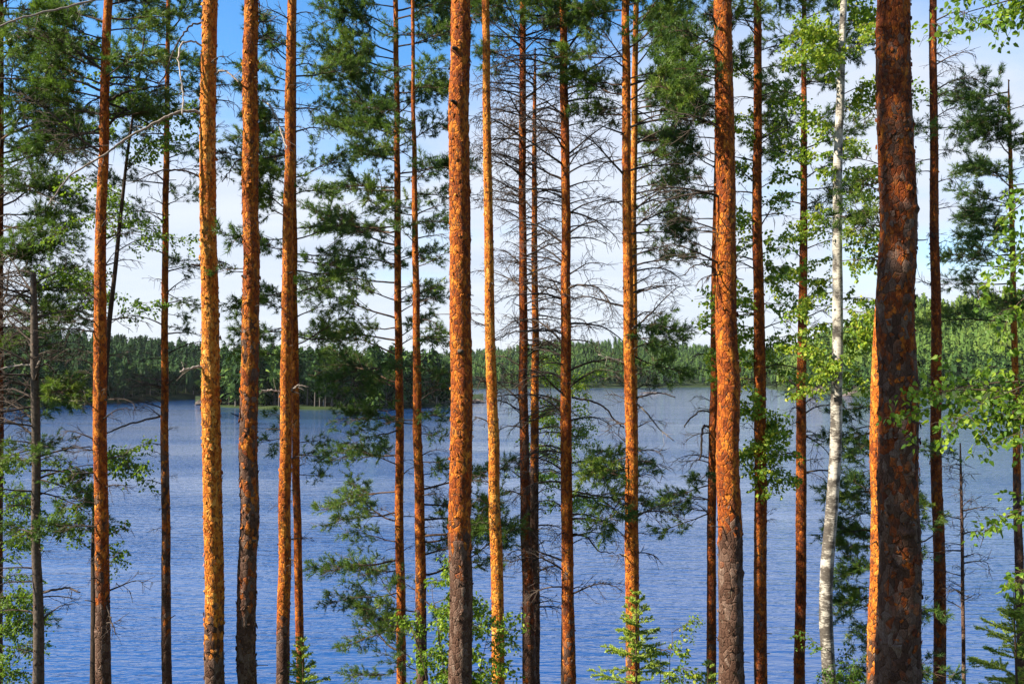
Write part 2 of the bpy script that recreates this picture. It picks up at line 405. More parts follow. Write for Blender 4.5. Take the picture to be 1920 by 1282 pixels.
def land(name, shore, sky_px, depth, th, zmul=1.0):
    """shore: [(px, py)], sky_px: [(px, py)] skyline; builds terrain, returns sampler (px, k) -> xyz"""
    sp = np.array(shore, float); kp = np.array(sky_px, float)
    def at(px, k):
        py = np.interp(px, sp[:, 0], sp[:, 1]); ysk = np.interp(px, kp[:, 0], kp[:, 1])
        u = (px - CX) / F; v = (CY - py) / F
        t = -CAMZ / (SP + CP * v)
        d0 = (CP - SP * v) * t
        dd = d0 + depth * np.clip(k, -.2, 3)
        x = u / (CP - SP * v) * dd
        db = d0 + depth
        vs = (CY - ysk) / F; zb = CAMZ + (SP + CP * vs) / (CP - SP * vs) * db - th
        zb = np.maximum(zb, 1.0)
        kk = np.clip(k, 0, 1)
        z = zb * (kk ** .9) * np.where(k > 1, np.maximum(0.35, 1 - .4 * (k - 1)), 1)
        z = z + np.where(k < 0, k * 12, 0) + .5 * np.minimum(1, np.maximum(0, k * 30))
        return np.stack([x, dd, z], -1)
    pxs = np.linspace(sp[0, 0], sp[-1, 0], 60); ks = np.array([-.15, 0, .01, .04, .1, .2, .35, .5, .7, .85, 1, 1.3, 2, 2.9])
    P, K = np.meshgrid(pxs, ks, indexing='ij')
    V = at(P, K); V[..., 2] += .6 * vnoise2(V[..., 0] * .05, V[..., 1] * .05, 9) * (K > .02)
    ny = len(ks); i = np.arange(59)[:, None] * ny + np.arange(ny - 1)[None]
    Q = np.stack([i, i + ny, i + ny + 1, i + 1], -1).reshape(-1, 4)
    link(name, mk_mesh(name, V.reshape(-1, 3), np.zeros((0, 3), np.int64), Q), mat=M['farland'], kind='structure')
    return at

def forest_stuff(name, label, at, pxr, kr, n, mixp, hgt, seed, tint=(0, 1)):
    rng = np.random.default_rng(seed); Vs, Fs, As = [], [], []; off = 0
    kinds = list(mixp); pr = np.array([mixp[k] for k in kinds]); pr = pr / pr.sum()
    px = rng.uniform(*pxr, n); k = kr[0] + (kr[1] - kr[0]) * rng.random(n) ** 1.15
    P = at(px, k); pn = vnoise2(P[:, 0] * .03, P[:, 1] * .03, seed); hn = 1 + .16 * vnoise2(P[:, 0] * .02, P[:, 1] * .02, seed + 1)
    for q in range(n):
        V, f, A = FARV[kinds[rng.choice(len(kinds), p=pr)]][rng.integers(4)]
        s = hn[q] * hgt / 18.0 * (.55 + .5 * rng.random() + .2 * rng.random() ** 4); a = rng.uniform(0, 6.28); c, sn = math.cos(a), math.sin(a)
        W = V * np.array([s * rng.uniform(.85, 1.25), s, s]); W = np.stack([W[:, 0] * c - W[:, 1] * sn, W[:, 0] * sn + W[:, 1] * c, W[:, 2]], -1) + P[q] - [0, 0, .4]
        Vs.append(W); Fs.append(f + off); As.append(np.clip(tint[0] + (tint[1] - tint[0]) * (A * .55 + rng.random() * .4 + .35 * pn[q]), 0, 1)); off += len(V)
    o = link(name, mk_mesh(name, np.concatenate(Vs), np.concatenate(Fs), np.zeros((0, 4), np.int64), {'tint': np.concatenate(As)}, False), mat=M['far'], kind='stuff')
    o['label'] = label; o['category'] = 'forest'
    return o

FARM = {}
def far_proto(kind, v):
    if (kind, v) not in FARM:
        rng = np.random.default_rng(900 + v * 7 + len(kind))
        V, f, A = far_tree_arrays(rng, kind, 190)
        mb = MB(); lean = rng.uniform(-.25, .25, 2)
        zz = np.linspace(-.6, 15, 6)
        mb.tube(np.stack([lean[0] * np.sin(zz * .3), lean[1] * np.sin(zz * .25), zz], -1), np.linspace(.2, .05, 6), 5, a=.9 if kind == 'birch' else .1)
        tv, t3, t4, ta = mb.arrays()
        FARM[(kind, v)] = (mk_mesh('crown', V, f, np.zeros((0, 4), np.int64), {'tint': A}, False), mk_mesh('trunk', tv, t3, t4, {'tint': ta}))
        FARM[(kind, v)][0].materials.append(M['far']); FARM[(kind, v)][1].materials.append(M['farwood'])
    return FARM[(kind, v)]

def far_trees(label_of, group, at, pxs, kfun, mixp, hgt, seed):
    rng = np.random.default_rng(seed); kinds = list(mixp); pr = np.array([mixp[k] for k in kinds]); pr = pr / pr.sum()
    nm = {'spruce': 'spruce_tree', 'pine': 'pine_tree', 'birch': 'birch_tree'}
    for px in pxs:
        kind = kinds[rng.choice(len(kinds), p=pr)]
        p = at(np.array(px + rng.uniform(-5, 5)), np.array(kfun(rng)))
        o = thing(nm[kind], label_of[kind], 'tree', p, group)
        s = hgt / 18 * rng.uniform(.75, 1.15); o.scale = (s * rng.uniform(.9, 1.2),) * 2 + (s,); o.rotation_euler = (0, 0, rng.uniform(0, 6.28))
        c, t = far_proto(kind, int(rng.integers(3)))
        link('crown', c, o); link('trunk', t, o)

atA = land('left_hill', [(-500, 775), (-100, 768), (60, 763), (180, 757), (260, 752), (420, 747), (700, 741)],
           [(-500, 560), (-100, 600), (0, 612), (100, 622), (250, 634), (340, 646), (420, 657), (700, 668)], 260, 12.5)
atB = land('wooded_point', [(366, 757), (400, 762), (480, 767), (600, 768), (720, 767), (830, 762), (880, 756), (906, 753)],
           [(366, 742), (390, 700), (420, 668), (480, 662), (600, 658), (720, 656), (800, 658), (840, 676), (870, 735), (906, 752)], 55, 19)
atC = land('far_ridge', [(700, 729), (1000, 728), (1300, 726), (1620, 725)],
           [(700, 668), (860, 663), (905, 659), (950, 653), (1000, 645), (1080, 640), (1180, 637), (1260, 643), (1320, 650), (1400, 656), (1470, 657), (1620, 655)], 420, 11.5)
atD = land('right_hill', [(1440, 729), (1470, 733), (1520, 738), (1610, 743), (1740, 746), (1900, 751), (2100, 757), (2500, 770)],
           [(1440, 712), (1470, 690), (1510, 645), (1560, 622), (1600, 603), (1640, 588), (1720, 573), (1760, 571), (1860, 562), (1950, 555), (2500, 520)], 230, 12.5)

forest_stuff('left_forest', 'dark green wooded hillside on the left far shore', atA, (-420, 640), (.02, 1.12), 2100, {'spruce': 2, 'pine': 4, 'birch': 4}, 17, 21, (0, .6))  # low tint range paints the hillside's shade into its foliage
forest_stuff('far_forest', 'hazy green wooded ridge on the farthest shore', atC, (720, 1600), (.015, 1.1), 3600, {'spruce': 2, 'pine': 5, 'birch': 4}, 15.5, 22, (.2, .95))
forest_stuff('right_forest', 'sunlit green wooded hill rising on the right shore', atD, (1462, 2350), (.08, 1.08), 2100, {'spruce': 2, 'pine': 4, 'birch': 6}, 18, 23, (.45, 1.2))  # raised tint range puts the sunlit look into the foliage colour
forest_stuff('point_forest', 'wood behind the shoreline trees of the low point across the lake', atB, (415, 835), (.35, 1.0), 150, {'spruce': 4, 'pine': 4, 'birch': 1}, 19, 24, (0, .8))
rr = random.Random(4)
far_trees({'spruce': 'dark spruce on the low wooded point across the lake', 'pine': 'pine on the low wooded point across the lake', 'birch': 'pale stemmed birch on the low wooded point across the lake'},
          'trees on the wooded point', atB, np.linspace(395, 845, 74), lambda r: r.uniform(.03, .3), {'spruce': 4, 'pine': 4, 'birch': 3}, 19, 31)
far_trees({'spruce': 'spruce along the foot of the right hill by the water', 'pine': 'pine along the foot of the right hill by the water', 'birch': 'light green birch along the foot of the right hill by the water'},
          'trees along the right shore', atD, np.linspace(1480, 1990, 80), lambda r: r.uniform(.02, .12), {'spruce': 3, 'pine': 3, 'birch': 4}, 16, 32)
far_trees({'spruce': 'spruce at the water edge of the dark left shore', 'pine': 'pine at the water edge of the dark left shore', 'birch': 'birch at the water edge of the dark left shore'},
          'trees along the left shore', atA, np.linspace(-60, 380, 56), lambda r: r.uniform(.03, .08), {'spruce': 3, 'pine': 2, 'birch': 4}, 15, 33)

def rock(label, px, py, w, h, d, seed, group=None):
    rng = np.random.default_rng(seed); p = px2water(px, py)
    n, k = 9, 16; V = []
    for i in range(n):
        t = i / (n - 1); r = math.cos(t * math.pi / 2) ** .55
        for j in range(k):
            a = j * 2 * math.pi / k; q = 1 + .22 * vnoise(j * .9 + i * 3.1, seed) + .1 * rng.uniform(-1, 1)
            V.append((w / 2 * r * math.cos(a) * q, d / 2 * r * math.sin(a) * q, -h * .3 + h * 1.3 * t * (1 + .12 * rng.uniform(-1, 1))))
    V = np.array(V); i = np.arange(n - 1)[:, None] * k; j = np.arange(k)[None]; j2 = (j + 1) % k
    Q = np.stack([i + j, i + j2, i + k + j2, i + k + j], -1).reshape(-1, 4)
    o = link('rock', mk_mesh('rock', V, np.zeros((0, 3), np.int64), Q, smooth=False), mat=M['rock'], loc=tuple(p))
    o['label'] = label; o['category'] = 'rock'
    if group: o['group'] = group
rock('low bare rock off the right tip of the wooded point', 893, 755, 8.5, 1.6, 5, 1)
rock('dark rounded boulder at the left end of the wooded point', 379, 759, 6.5, 2.2, 5, 2)
rock('tiny flat islet rock out in the lake before the far ridge', 1222, 737, 16, .9, 6, 3)
rock('reddish bare rock bank at the foot of the right hill beside the birch', 1538, 738, 22, 4.5, 8, 5)
rock('small reddish bank rock left of the thick pine on the right shore', 1605, 742, 16, 3.0, 7, 6)

# ---------------------------------------------------------------- near trees: geometry
def unit(v): v = np.asarray(v, float); return v / (np.linalg.norm(v) + 1e-12)

def needles(mb, P, Dr, S, rng, N=18, ln=.062, w=.0052, spread=(.35, 1.15), shoot=.09):
    """tufts of needles round short shoots; every needle a thin triangle"""
    P = np.asarray(P); Dr = np.asarray(Dr); S = np.asarray(S); T = len(P)
    if not T: return
    d = Dr / (np.linalg.norm(Dr, axis=1)[:, None] + 1e-9)
    ref = np.where(np.abs(d[:, 2:3]) > .9, np.array([[1., 0, 0]]), np.array([[0, 0, 1.]]))
    u = np.cross(d, ref); u /= np.linalg.norm(u, axis=1)[:, None]; v = np.cross(d, u)
    ph = rng.uniform(0, 2 * np.pi, (T, N)); al = rng.uniform(*spread, (T, N)); s = rng.random((T, N)) * shoot
    nd = np.cos(al)[..., None] * d[:, None] + np.sin(al)[..., None] * (np.cos(ph)[..., None] * u[:, None] + np.sin(ph)[..., None] * v[:, None])
    B = P[:, None] + d[:, None] * (s * S[:, None])[..., None]
    L = ln * rng.uniform(.7, 1.15, (T, N)) * S[:, None]
    q = rng.normal(size=(T, N, 3)); wv = np.cross(nd, q); wv /= np.linalg.norm(wv, axis=2)[..., None] + 1e-9
    wv *= (w * S)[:, None, None]
    V = np.stack([B - wv, B + wv, B + nd * L[..., None]], 2).reshape(-1, 3)
    tint = np.clip(np.repeat(rng.uniform(.1, .9, T), N * 3) + np.repeat(rng.uniform(-.15, .15, T * N), 3), 0, 1)
    mb.add(V, np.arange(T * N * 3).reshape(-1, 3), a=tint)

LEAF = np.array([[0, 0, 0], [-.36, .28, .06], [-.26, .62, .03], [0, 1, -.10], [.26, .62, .03], [.36, .28, .06]])
LEAF_F = np.array([[0, 2, 1], [0, 3, 2], [0, 4, 3], [0, 5, 4]])
def leaves(mb, P, S, rng, droop=.75, tint=(0, 1)):
    P = np.asarray(P); n = len(P)
    if not n: return
    S = np.broadcast_to(S, (n,)) * rng.uniform(.65, 1.2, n)
    az = rng.uniform(0, 2 * np.pi, n); dn = rng.normal(-droop, .45, n)
    y = np.stack([np.cos(az), np.sin(az), dn * 1.4], -1); y /= np.linalg.norm(y, axis=1)[:, None]
    q = rng.normal(size=(n, 3)) + np.array([0, 0, .3]); x = np.cross(y, q); x /= np.linalg.norm(x, axis=1)[:, None]; z = np.cross(x, y)
    base = P + y * (S * .35)[:, None]
    V = base[:, None] + S[:, None, None] * (LEAF[None, :, 0:1] * x[:, None] + LEAF[None, :, 1:2] * y[:, None] + LEAF[None, :, 2:3] * z[:, None])
    Fa = (LEAF_F[None] + (np.arange(n) * 6)[:, None, None]).reshape(-1, 3)
    mb.add(V.reshape(-1, 3), Fa, a=np.repeat(np.clip(tint[0] + (tint[1] - tint[0]) * rng.random(n), 0, 1), 6))

def bend(rng, p0, d0, L, n, wob, sag=0.0, rise=0.0):
    """wandering polyline"""
    P = [np.asarray(p0, float)]; d = unit(d0); st = L / n
    for i in range(n):
        d = unit(d + rng.normal(0, wob, 3) + np.array([0, 0, -sag * (i / n) + rise * (1 - i / n)]))
        P.append(P[-1] + d * st)
    return np.array(P)

def sample(P, t):
    x = t * (len(P) - 1); i = min(int(x), len(P) - 2); f = x - i
    return P[i] * (1 - f) + P[i + 1] * f, unit(P[i + 1] - P[i])

def pine_branch(rng, L, live=True, dense=1.0, r0=None, sag=.25, thin=False):
    """a branch growing along +x from the origin; returns wood MB and foliage MB (or None)"""
    wood, fo = MB(), MB()
    r0 = r0 or (.006 + .0085 * L if live else .0095 + .0095 * L)
    n = max(6, int(L * 6)); P = bend(rng, (0, 0, 0), (1, 0, 0), L, n, .10 if live else .085, sag if not live else sag * .25, 0 if not live else .05)
    wood.tube(P, np.linspace(r0, r0 * .22, n + 1), 5, rng.random())
    tp, td, ts = [], [], []
    nt = max(4, int(L * (12 if live else 10) * dense))
    side = 1
    for i in range(nt):
        t = (.22 if live else .2) + (.78 if live else .8) * (i + rng.random()) / nt; t = min(t, .985)
        p, d = sample(P, t); side = -side
        ax = unit(np.cross(d, [0, 0, 1]) + 1e-6) * side
        a = rng.uniform(.5, 1.15); up = rng.normal(.06, .13) if live else rng.normal(-.12, .3)
        td0 = unit(d * math.cos(a) + ax * math.sin(a) + np.array([0, 0, up]))
        l2 = L * (.42 * (1 - t) + .13) * rng.uniform(.5, 1.25) + .06
        m = max(3, int(l2 * 7)); Q = bend(rng, p, td0, l2, m, .12 if live else .17, .05 if live else .22)
        rt = max(.0045, r0 * (1 - t * .75) * .45)
        wood.tube(Q, np.linspace(rt, rt * .35 + .0008, m + 1), 3, rng.random())
        ns = max(3, int(l2 * ((13 if thin else 18) if live else 14)))
        bare = rng.random() < (.3 if thin else .15)
        for j in range(ns):
            tt = 1 - .75 * rng.random() ** 1.3; q, dq = sample(Q, min(tt, .99))
            a2 = rng.uniform(.4, 1.1)
            u = unit(np.cross(dq, rng.normal(size=3))); sd = unit(dq * math.cos(a2) + u * math.sin(a2) + np.array([0, 0, .22 if live else -.1]))
            l3 = rng.uniform(.05, .17) * (1 if live else 1.2)
            e = q + sd * l3
            wood.tube(np.array([q, e]), [.0042, .0026], 3, rng.random())
            if live and not bare:
                tp.append(e - sd * .05); td.append(sd); ts.append(rng.uniform(.85, 1.35))
                tp.append(q + sd * l3 * .3); td.append(unit(sd + rng.normal(0, .5, 3))); ts.append(rng.uniform(.7, 1.1))
        if live: tp.append(Q[-1]); td.append(unit(Q[-1] - Q[-2])); ts.append(rng.uniform(.9, 1.4))
    if live and tp:
        needles(fo, np.array(tp), np.array(td), np.array(ts), rng, 19, .082, .0048)
        return wood, fo
    return wood, None

def birch_branch(rng, L, leaf_s=.04, dens=1.0, droop=.35, tint=(0, 1), leaf_pts=False):
    """a leafy branch along +x from the origin"""
    wood, fo = MB(), MB(); LP = []
    n = max(6, int(L * 7)); P = bend(rng, (0, 0, 0), (1, 0, 0), L, n, .09, droop)
    r0 = .004 + .005 * L
    wood.tube(P, np.linspace(r0, .002, n + 1), 4, rng.random())
    nt = max(6, int(L * 16 * dens))
    for i in range(nt):
        t = min(.985, .12 + .88 * (i + rng.random()) / nt); p, d = sample(P, t)
        u = unit(np.cross(d, rng.normal(size=3))); a = rng.uniform(.5, 1.2)
        l2 = rng.uniform(.15, .5) * (.6 + .4 * L) * (1.15 - .5 * t)
        m = max(3, int(l2 * 9)); Q = bend(rng, p, unit(d * math.cos(a) + u * math.sin(a)), l2, m, .14, .55)
        wood.tube(Q, np.linspace(.0028, .0011, m + 1), 3, rng.random())
        for j in range(max(4, int(l2 * 64 * dens))):
            q, _ = sample(Q, rng.uniform(.08, .995)); LP.append(q + rng.normal(0, .022, 3))
    if leaf_pts: return wood, np.array(LP)
    leaves(fo, np.array(LP), leaf_s, rng, .75, tint)
    return wood, fo

# shared branch shapes: every branch in the stand is its own object, alike ones share their mesh
LIB = {}
LENS_L = [.35, .6, .95, 1.4, 1.9, 2.5]
def lib(kind, L, rng, **kw):
    i = int(np.argmin(np.abs(np.log(np.array(LENS_L) / max(L, .1))))); v = int(rng.integers(6 if kind == 'pine' else 7))
    key = (kind, i, v) + tuple(sorted(kw.items()))
    if key not in LIB:
        r = np.random.default_rng(abs(hash((len(kind), i, v, len(kw)))) % 99991 + 17)
        if kind in ('pine', 'thin'): w, f = pine_branch(r, LENS_L[i], True, thin=kind == 'thin')
        elif kind == 'dead': w, f = pine_branch(r, LENS_L[i], False, kw.get('dense', 1.0), sag=kw.get('sag', .22))
        else: w, f = birch_branch(r, LENS_L[i], kw['leaf_s'], kw.get('dens', 1.0), kw.get('droop', .3), kw['tint'])
        wv, w3, w4, wa = w.arrays(); wm = mk_mesh('branch', wv, w3, w4, {'tint': wa}); fm = None
        if f is not None and f.n:
            fv, f3, f4, fa = f.arrays(); fm = mk_mesh('foliage', fv, f3, f4, {'tint': fa}, False)
        LIB[key] = (wm, fm)
    return LIB[key], L / LENS_L[i]

def place(root, base, p, az, elev, L, kind, wmat, fmat, rng, name='branch', **kw):
    (wm, fm), s = lib(kind, L, rng, **kw)
    if not wm.materials: wm.materials.append(wmat)
    o = link(name, wm, root); o.location = tuple(map(float, np.asarray(p) - base))
    o.rotation_mode = 'XYZ'
    mt = Matrix.Rotation(az, 4, 'Z') @ Matrix.Rotation(-elev, 4, 'Y') @ Matrix.Rotation(float(rng.normal(0, .25)), 4, 'X')
    o.rotation_euler = mt.to_euler('XYZ'); o.scale = (s, s, s)
    if fm is not None:
        if not fm.materials: fm.materials.append(fmat)
        link('foliage', fm, o, kind='stuff')
    return o

# ---------------------------------------------------------------- near trees: builders
def trunk_path(pts, D, ztop, rtop, ystep=None, slope=0.0):
    """pixel stations (px, py, width) on the plane y = D -> densely sampled centre line and radii from ground to top"""
    a = np.array(sorted(pts, key=lambda p: -p[1]), float)
    W = px2w(a[:, 0], a[:, 1], D); R = a[:, 2] / 2 * (W[:, 1] / F)
    z, x = W[:, 2], W[:, 0]
    s0 = (x[1] - x[0]) / (z[1] - z[0]); s1 = (x[-1] - x[-2]) / (z[-1] - z[-2])
    gz = float(ground_z(x[0], D))
    zb = gz - .25
    # straight down below the frame, gently upright above it
    Z = np.concatenate([[zb], z, [ztop]]); X = np.concatenate([[x[0] - s0 * .7 * (z[0] - zb)], x, [x[-1] + .5 * s1 * (ztop - z[-1])]])
    RR = np.concatenate([[R[0] * 1.12], R, [rtop]])
    return Z, X, RR, gz

def trunk_mesh(Z, X, R, D, rng, k, step, hue, gz0, gz1, amp=.05, kind='pine', zfine=1e9, yl=0.0, knots=True):
    z = [Z[0]]
    while z[-1] < Z[-1]: z.append(z[-1] + (step if z[-1] < zfine else .35))
    z = np.array(z); z[-1] = Z[-1]
    x = np.interp(z, Z, X); r = np.interp(z, Z, R)
    ker = np.hanning(2 * int(.9 / step) + 3); ker /= ker.sum(); hw = len(ker) // 2
    m = z < zfine
    xs_ = np.convolve(np.pad(x[m], hw, mode='reflect', reflect_type='odd'), ker, 'valid'); x[m] = xs_
    r[m] = np.convolve(np.pad(r[m], hw, mode='edge'), ker, 'valid')
    sd = int(rng.integers(1000))
    x = x + (.016 * vnoise(z * 1.1, sd) + .012 * vnoise(z * .45, sd + 2)) * (r / .1); y = D + yl * (z - Z[0]) + .012 * vnoise(z * .9, sd + 5) * (r / .1)
    flare = 1 + .25 * np.exp(-(z - Z[0]) / .35)
    th = np.arange(k + 1) * 2 * np.pi / k + np.pi / 2
    circ = 2 * np.pi * float(np.median(r[m]))
    U = np.broadcast_to(np.arange(k + 1) / k * circ, (len(z), k + 1)); Vv = np.broadcast_to((z - Z[0])[:, None], U.shape)
    kk = np.arange(k + 1) % k
    cth, sth = np.cos(th), np.sin(th)
    n1 = vnoise2(cth[None] * 2.2 + z[:, None] * 2.0, sth[None] * 2.2 + z[:, None] * 1.1, sd)
    if kind == 'pine':
        # blocky flakes: thresholded cell noise
        cw = max(6, int(circ / .055)); a = np.floor(kk[None] / k * cw + .7 * vnoise(z * 9, sd + 3)[:, None]); b = np.floor(z[:, None] / .085 + .37 * a)
        cell = (np.sin(a % cw * 12.9898 + b * 78.233 + sd) * 43758.5453) % 1.0
        n2 = cell * 2 - 1
        n3 = vnoise2(kk[None] * .9 + 0 * z[:, None], z[:, None] * 26, sd + 9)
        disp = amp * (.6 * n1 + .34 * n2 + .5 * n3)
        if knots:
            zk = Z[0] + rng.uniform(0, .5)
            while zk < Z[-1]:                      # branch whorl scars
                c = rng.uniform(0, 2 * np.pi)
                disp = disp + .14 * rng.random() * np.exp(-((z[:, None] - zk) / .035) ** 2) * (.35 + np.exp(-((np.angle(np.exp(1j * (th[None] - c)))) / .35) ** 2))
                zk += rng.uniform(.3, .6)
    else:
        disp = amp * (.8 * n1 + .25 * vnoise2(kk[None] * .8 + 0 * z[:, None], z[:, None] * 14, sd))
    rr = (r * flare)[:, None] * (1 + disp); rr[:, -1] = rr[:, 0]
    V = np.stack([x[:, None] + rr * cth[None], y[:, None] + rr * sth[None], np.broadcast_to(z[:, None], rr.shape)], -1)
    grey = 1 - np.clip((z - gz0) / max(.1, gz1 - gz0), 0, 1)
    n, c = len(z), k + 1
    i = np.arange(n - 1)[:, None] * c + np.arange(k)[None]
    Q = np.stack([i, i + 1, i + c + 1, i + c], -1).reshape(-1, 4)
    attrs = {'grey': np.repeat(grey, c), 'hue': np.full(n * c, hue)}
    return V.reshape(-1, 3), Q, attrs, np.stack([U, Vv], -1).reshape(-1, 2), (z, x, y, r)

def make_trunk(root, base, Z, X, R, D, rng, hue, gz0, gz1, amp, kind='pine', zfine=1e9, k=None, step=.03, flakes=0, big_plates=0, fl=(.018, .042), yl=0.0, mat=None):
    k = k or int(np.clip(2 * np.pi * R[len(R) // 2] / .022, 14, 64))
    V, Q, at, uv, path = trunk_mesh(Z, X, R, D, rng, k, step, hue, gz0, gz1, amp, kind, zfine, yl)
    me = mk_mesh('trunk', V - base, np.zeros((0, 3), np.int64), Q, at, True, uv)
    tr = link('trunk', me, root, mat or (M['bark'] if kind == 'pine' else M['birch']))
    z, x, y, r = path
    if flakes:
        n = flakes; zz = rng.uniform(z[0] + .2, min(zfine, z[-1]), n); th = rng.uniform(0, 2 * np.pi, n)
        V, Q4, uvv, gr = flake_arrays(rng, zz, th, z, x, y, r, fl, gz0, gz1)
        me = mk_mesh('bark_flake', V - base, np.zeros((0, 3), np.int64), Q4, {'grey': gr, 'hue': np.full(len(gr), hue + .08)}, True, uvv)
        link('bark_flake', me, tr, M['bark'], kind='stuff')
    if big_plates:
        vis = (z > z[0] + 1.0) & (z < min(zfine, z[-1]))
        protos = []
        for q in range(8):
            zz = np.array([0.]); V, Q4, uvv, gr = flake_arrays(rng, np.array([.0]), np.array([0.]), np.array([-1., 1]), np.zeros(2), np.zeros(2), np.full(2, np.median(r)), (.028, .06), 0, 1, .55)
            V = V - np.array([np.median(r), 0, 0])
            me = mk_mesh('bark_plate', V, np.zeros((0, 3), np.int64), Q4, {'grey': np.full(len(gr), .42), 'hue': np.full(len(gr), hue)}, True, uvv + rng.uniform(0, 5, 2))
            me.materials.append(M['bark']); protos.append(me)
        for q in range(big_plates):
            zz = rng.uniform(z[vis][0], z[vis][-1]); t = rng.uniform(-np.pi * 1.08, .08 * np.pi)
            rr_ = np.interp(zz, z, r)
            o = link('bark_plate', protos[q % 8], tr)
            o.location = (float(np.interp(zz, z, x) + rr_ * math.cos(t) - base[0]), float(np.interp(zz, z, y) + rr_ * math.sin(t) - base[1]), float(zz - base[2]))
            o.rotation_euler = (0, 0, t); s = rng.uniform(.7, 1.25); o.scale = (s, s, s)
    return tr, path

def flake_arrays(rng, zz, th, z, x, y, r, size, gz0, gz1, lm=1.0):
    """curled bark scales, attached at one side and lifting at the other; 3 x 3 vertices each"""
    n = len(zz); R0 = np.interp(zz, z, r); xc = np.interp(zz, z, x); yc = np.interp(zz, z, y)
    w = rng.uniform(*size, n); h = w * rng.uniform(.8, 1.7, n)
    lift = rng.uniform(.15, .75, n) * w * .6 * lm; mode = rng.integers(0, 4, n)
    g = np.array([-1., 0, 1])
    A, B = np.meshgrid(g, g, indexing='ij'); A = A.ravel(); B = B.ravel()
    cr = np.where((A != 0) & (B != 0), .72, 1.0)[None] * rng.uniform(.7, 1.15, (n, 9)); sk = rng.uniform(-.45, .45, (n, 1)); ja = A[None] * cr + sk * B[None] + rng.uniform(-.15, .15, (n, 9)); jb = B[None] * cr + rng.uniform(-.2, .2, (n, 9))
    la = np.where((mode == 0)[:, None], np.clip(ja, -1, 1), np.where((mode == 1)[:, None], -ja, np.where((mode == 2)[:, None], -jb, jb)))
    lf = np.clip((la + 1) / 2, 0, 1) ** 1.6 * lift[:, None]
    tt = th[:, None] + ja * (w / 2 / R0)[:, None]; rr = R0[:, None] * 1.015 + .003 + lf
    Z_ = zz[:, None] + jb * (h / 2)[:, None]
    V = np.stack([xc[:, None] + rr * np.cos(tt), yc[:, None] + rr * np.sin(tt), Z_], -1).reshape(-1, 3)
    q = np.array([[0, 3, 4, 1], [1, 4, 5, 2], [3, 6, 7, 4], [4, 7, 8, 5]])
    Q = (q[None] + (np.arange(n) * 9)[:, None, None]).reshape(-1, 4)
    uv = np.stack([(th * 3.1)[:, None] + ja * .02, Z_], -1).reshape(-1, 2)
    gr = np.repeat(1 - np.clip((zz - gz0) / max(.1, gz1 - gz0), 0, 1), 9)
    return V, Q, uv, gr

def add_branch(root, base, wood, fo, wmat, fmat, name='branch', fkind='stuff'):
    b = build(name, wood, wmat, root, base)
    if fo is not None and fo.n: build('foliage', fo, fmat, b, base, False, fkind)
    return b

def side_az(rng, side, spread=.95):
    if side == 'B': side = 'L' if rng.random() < .5 else 'R'
    c = {'R': 0.0, 'L': math.pi, 'F': -math.pi / 2}[side]
    return c + rng.uniform(-spread, spread)

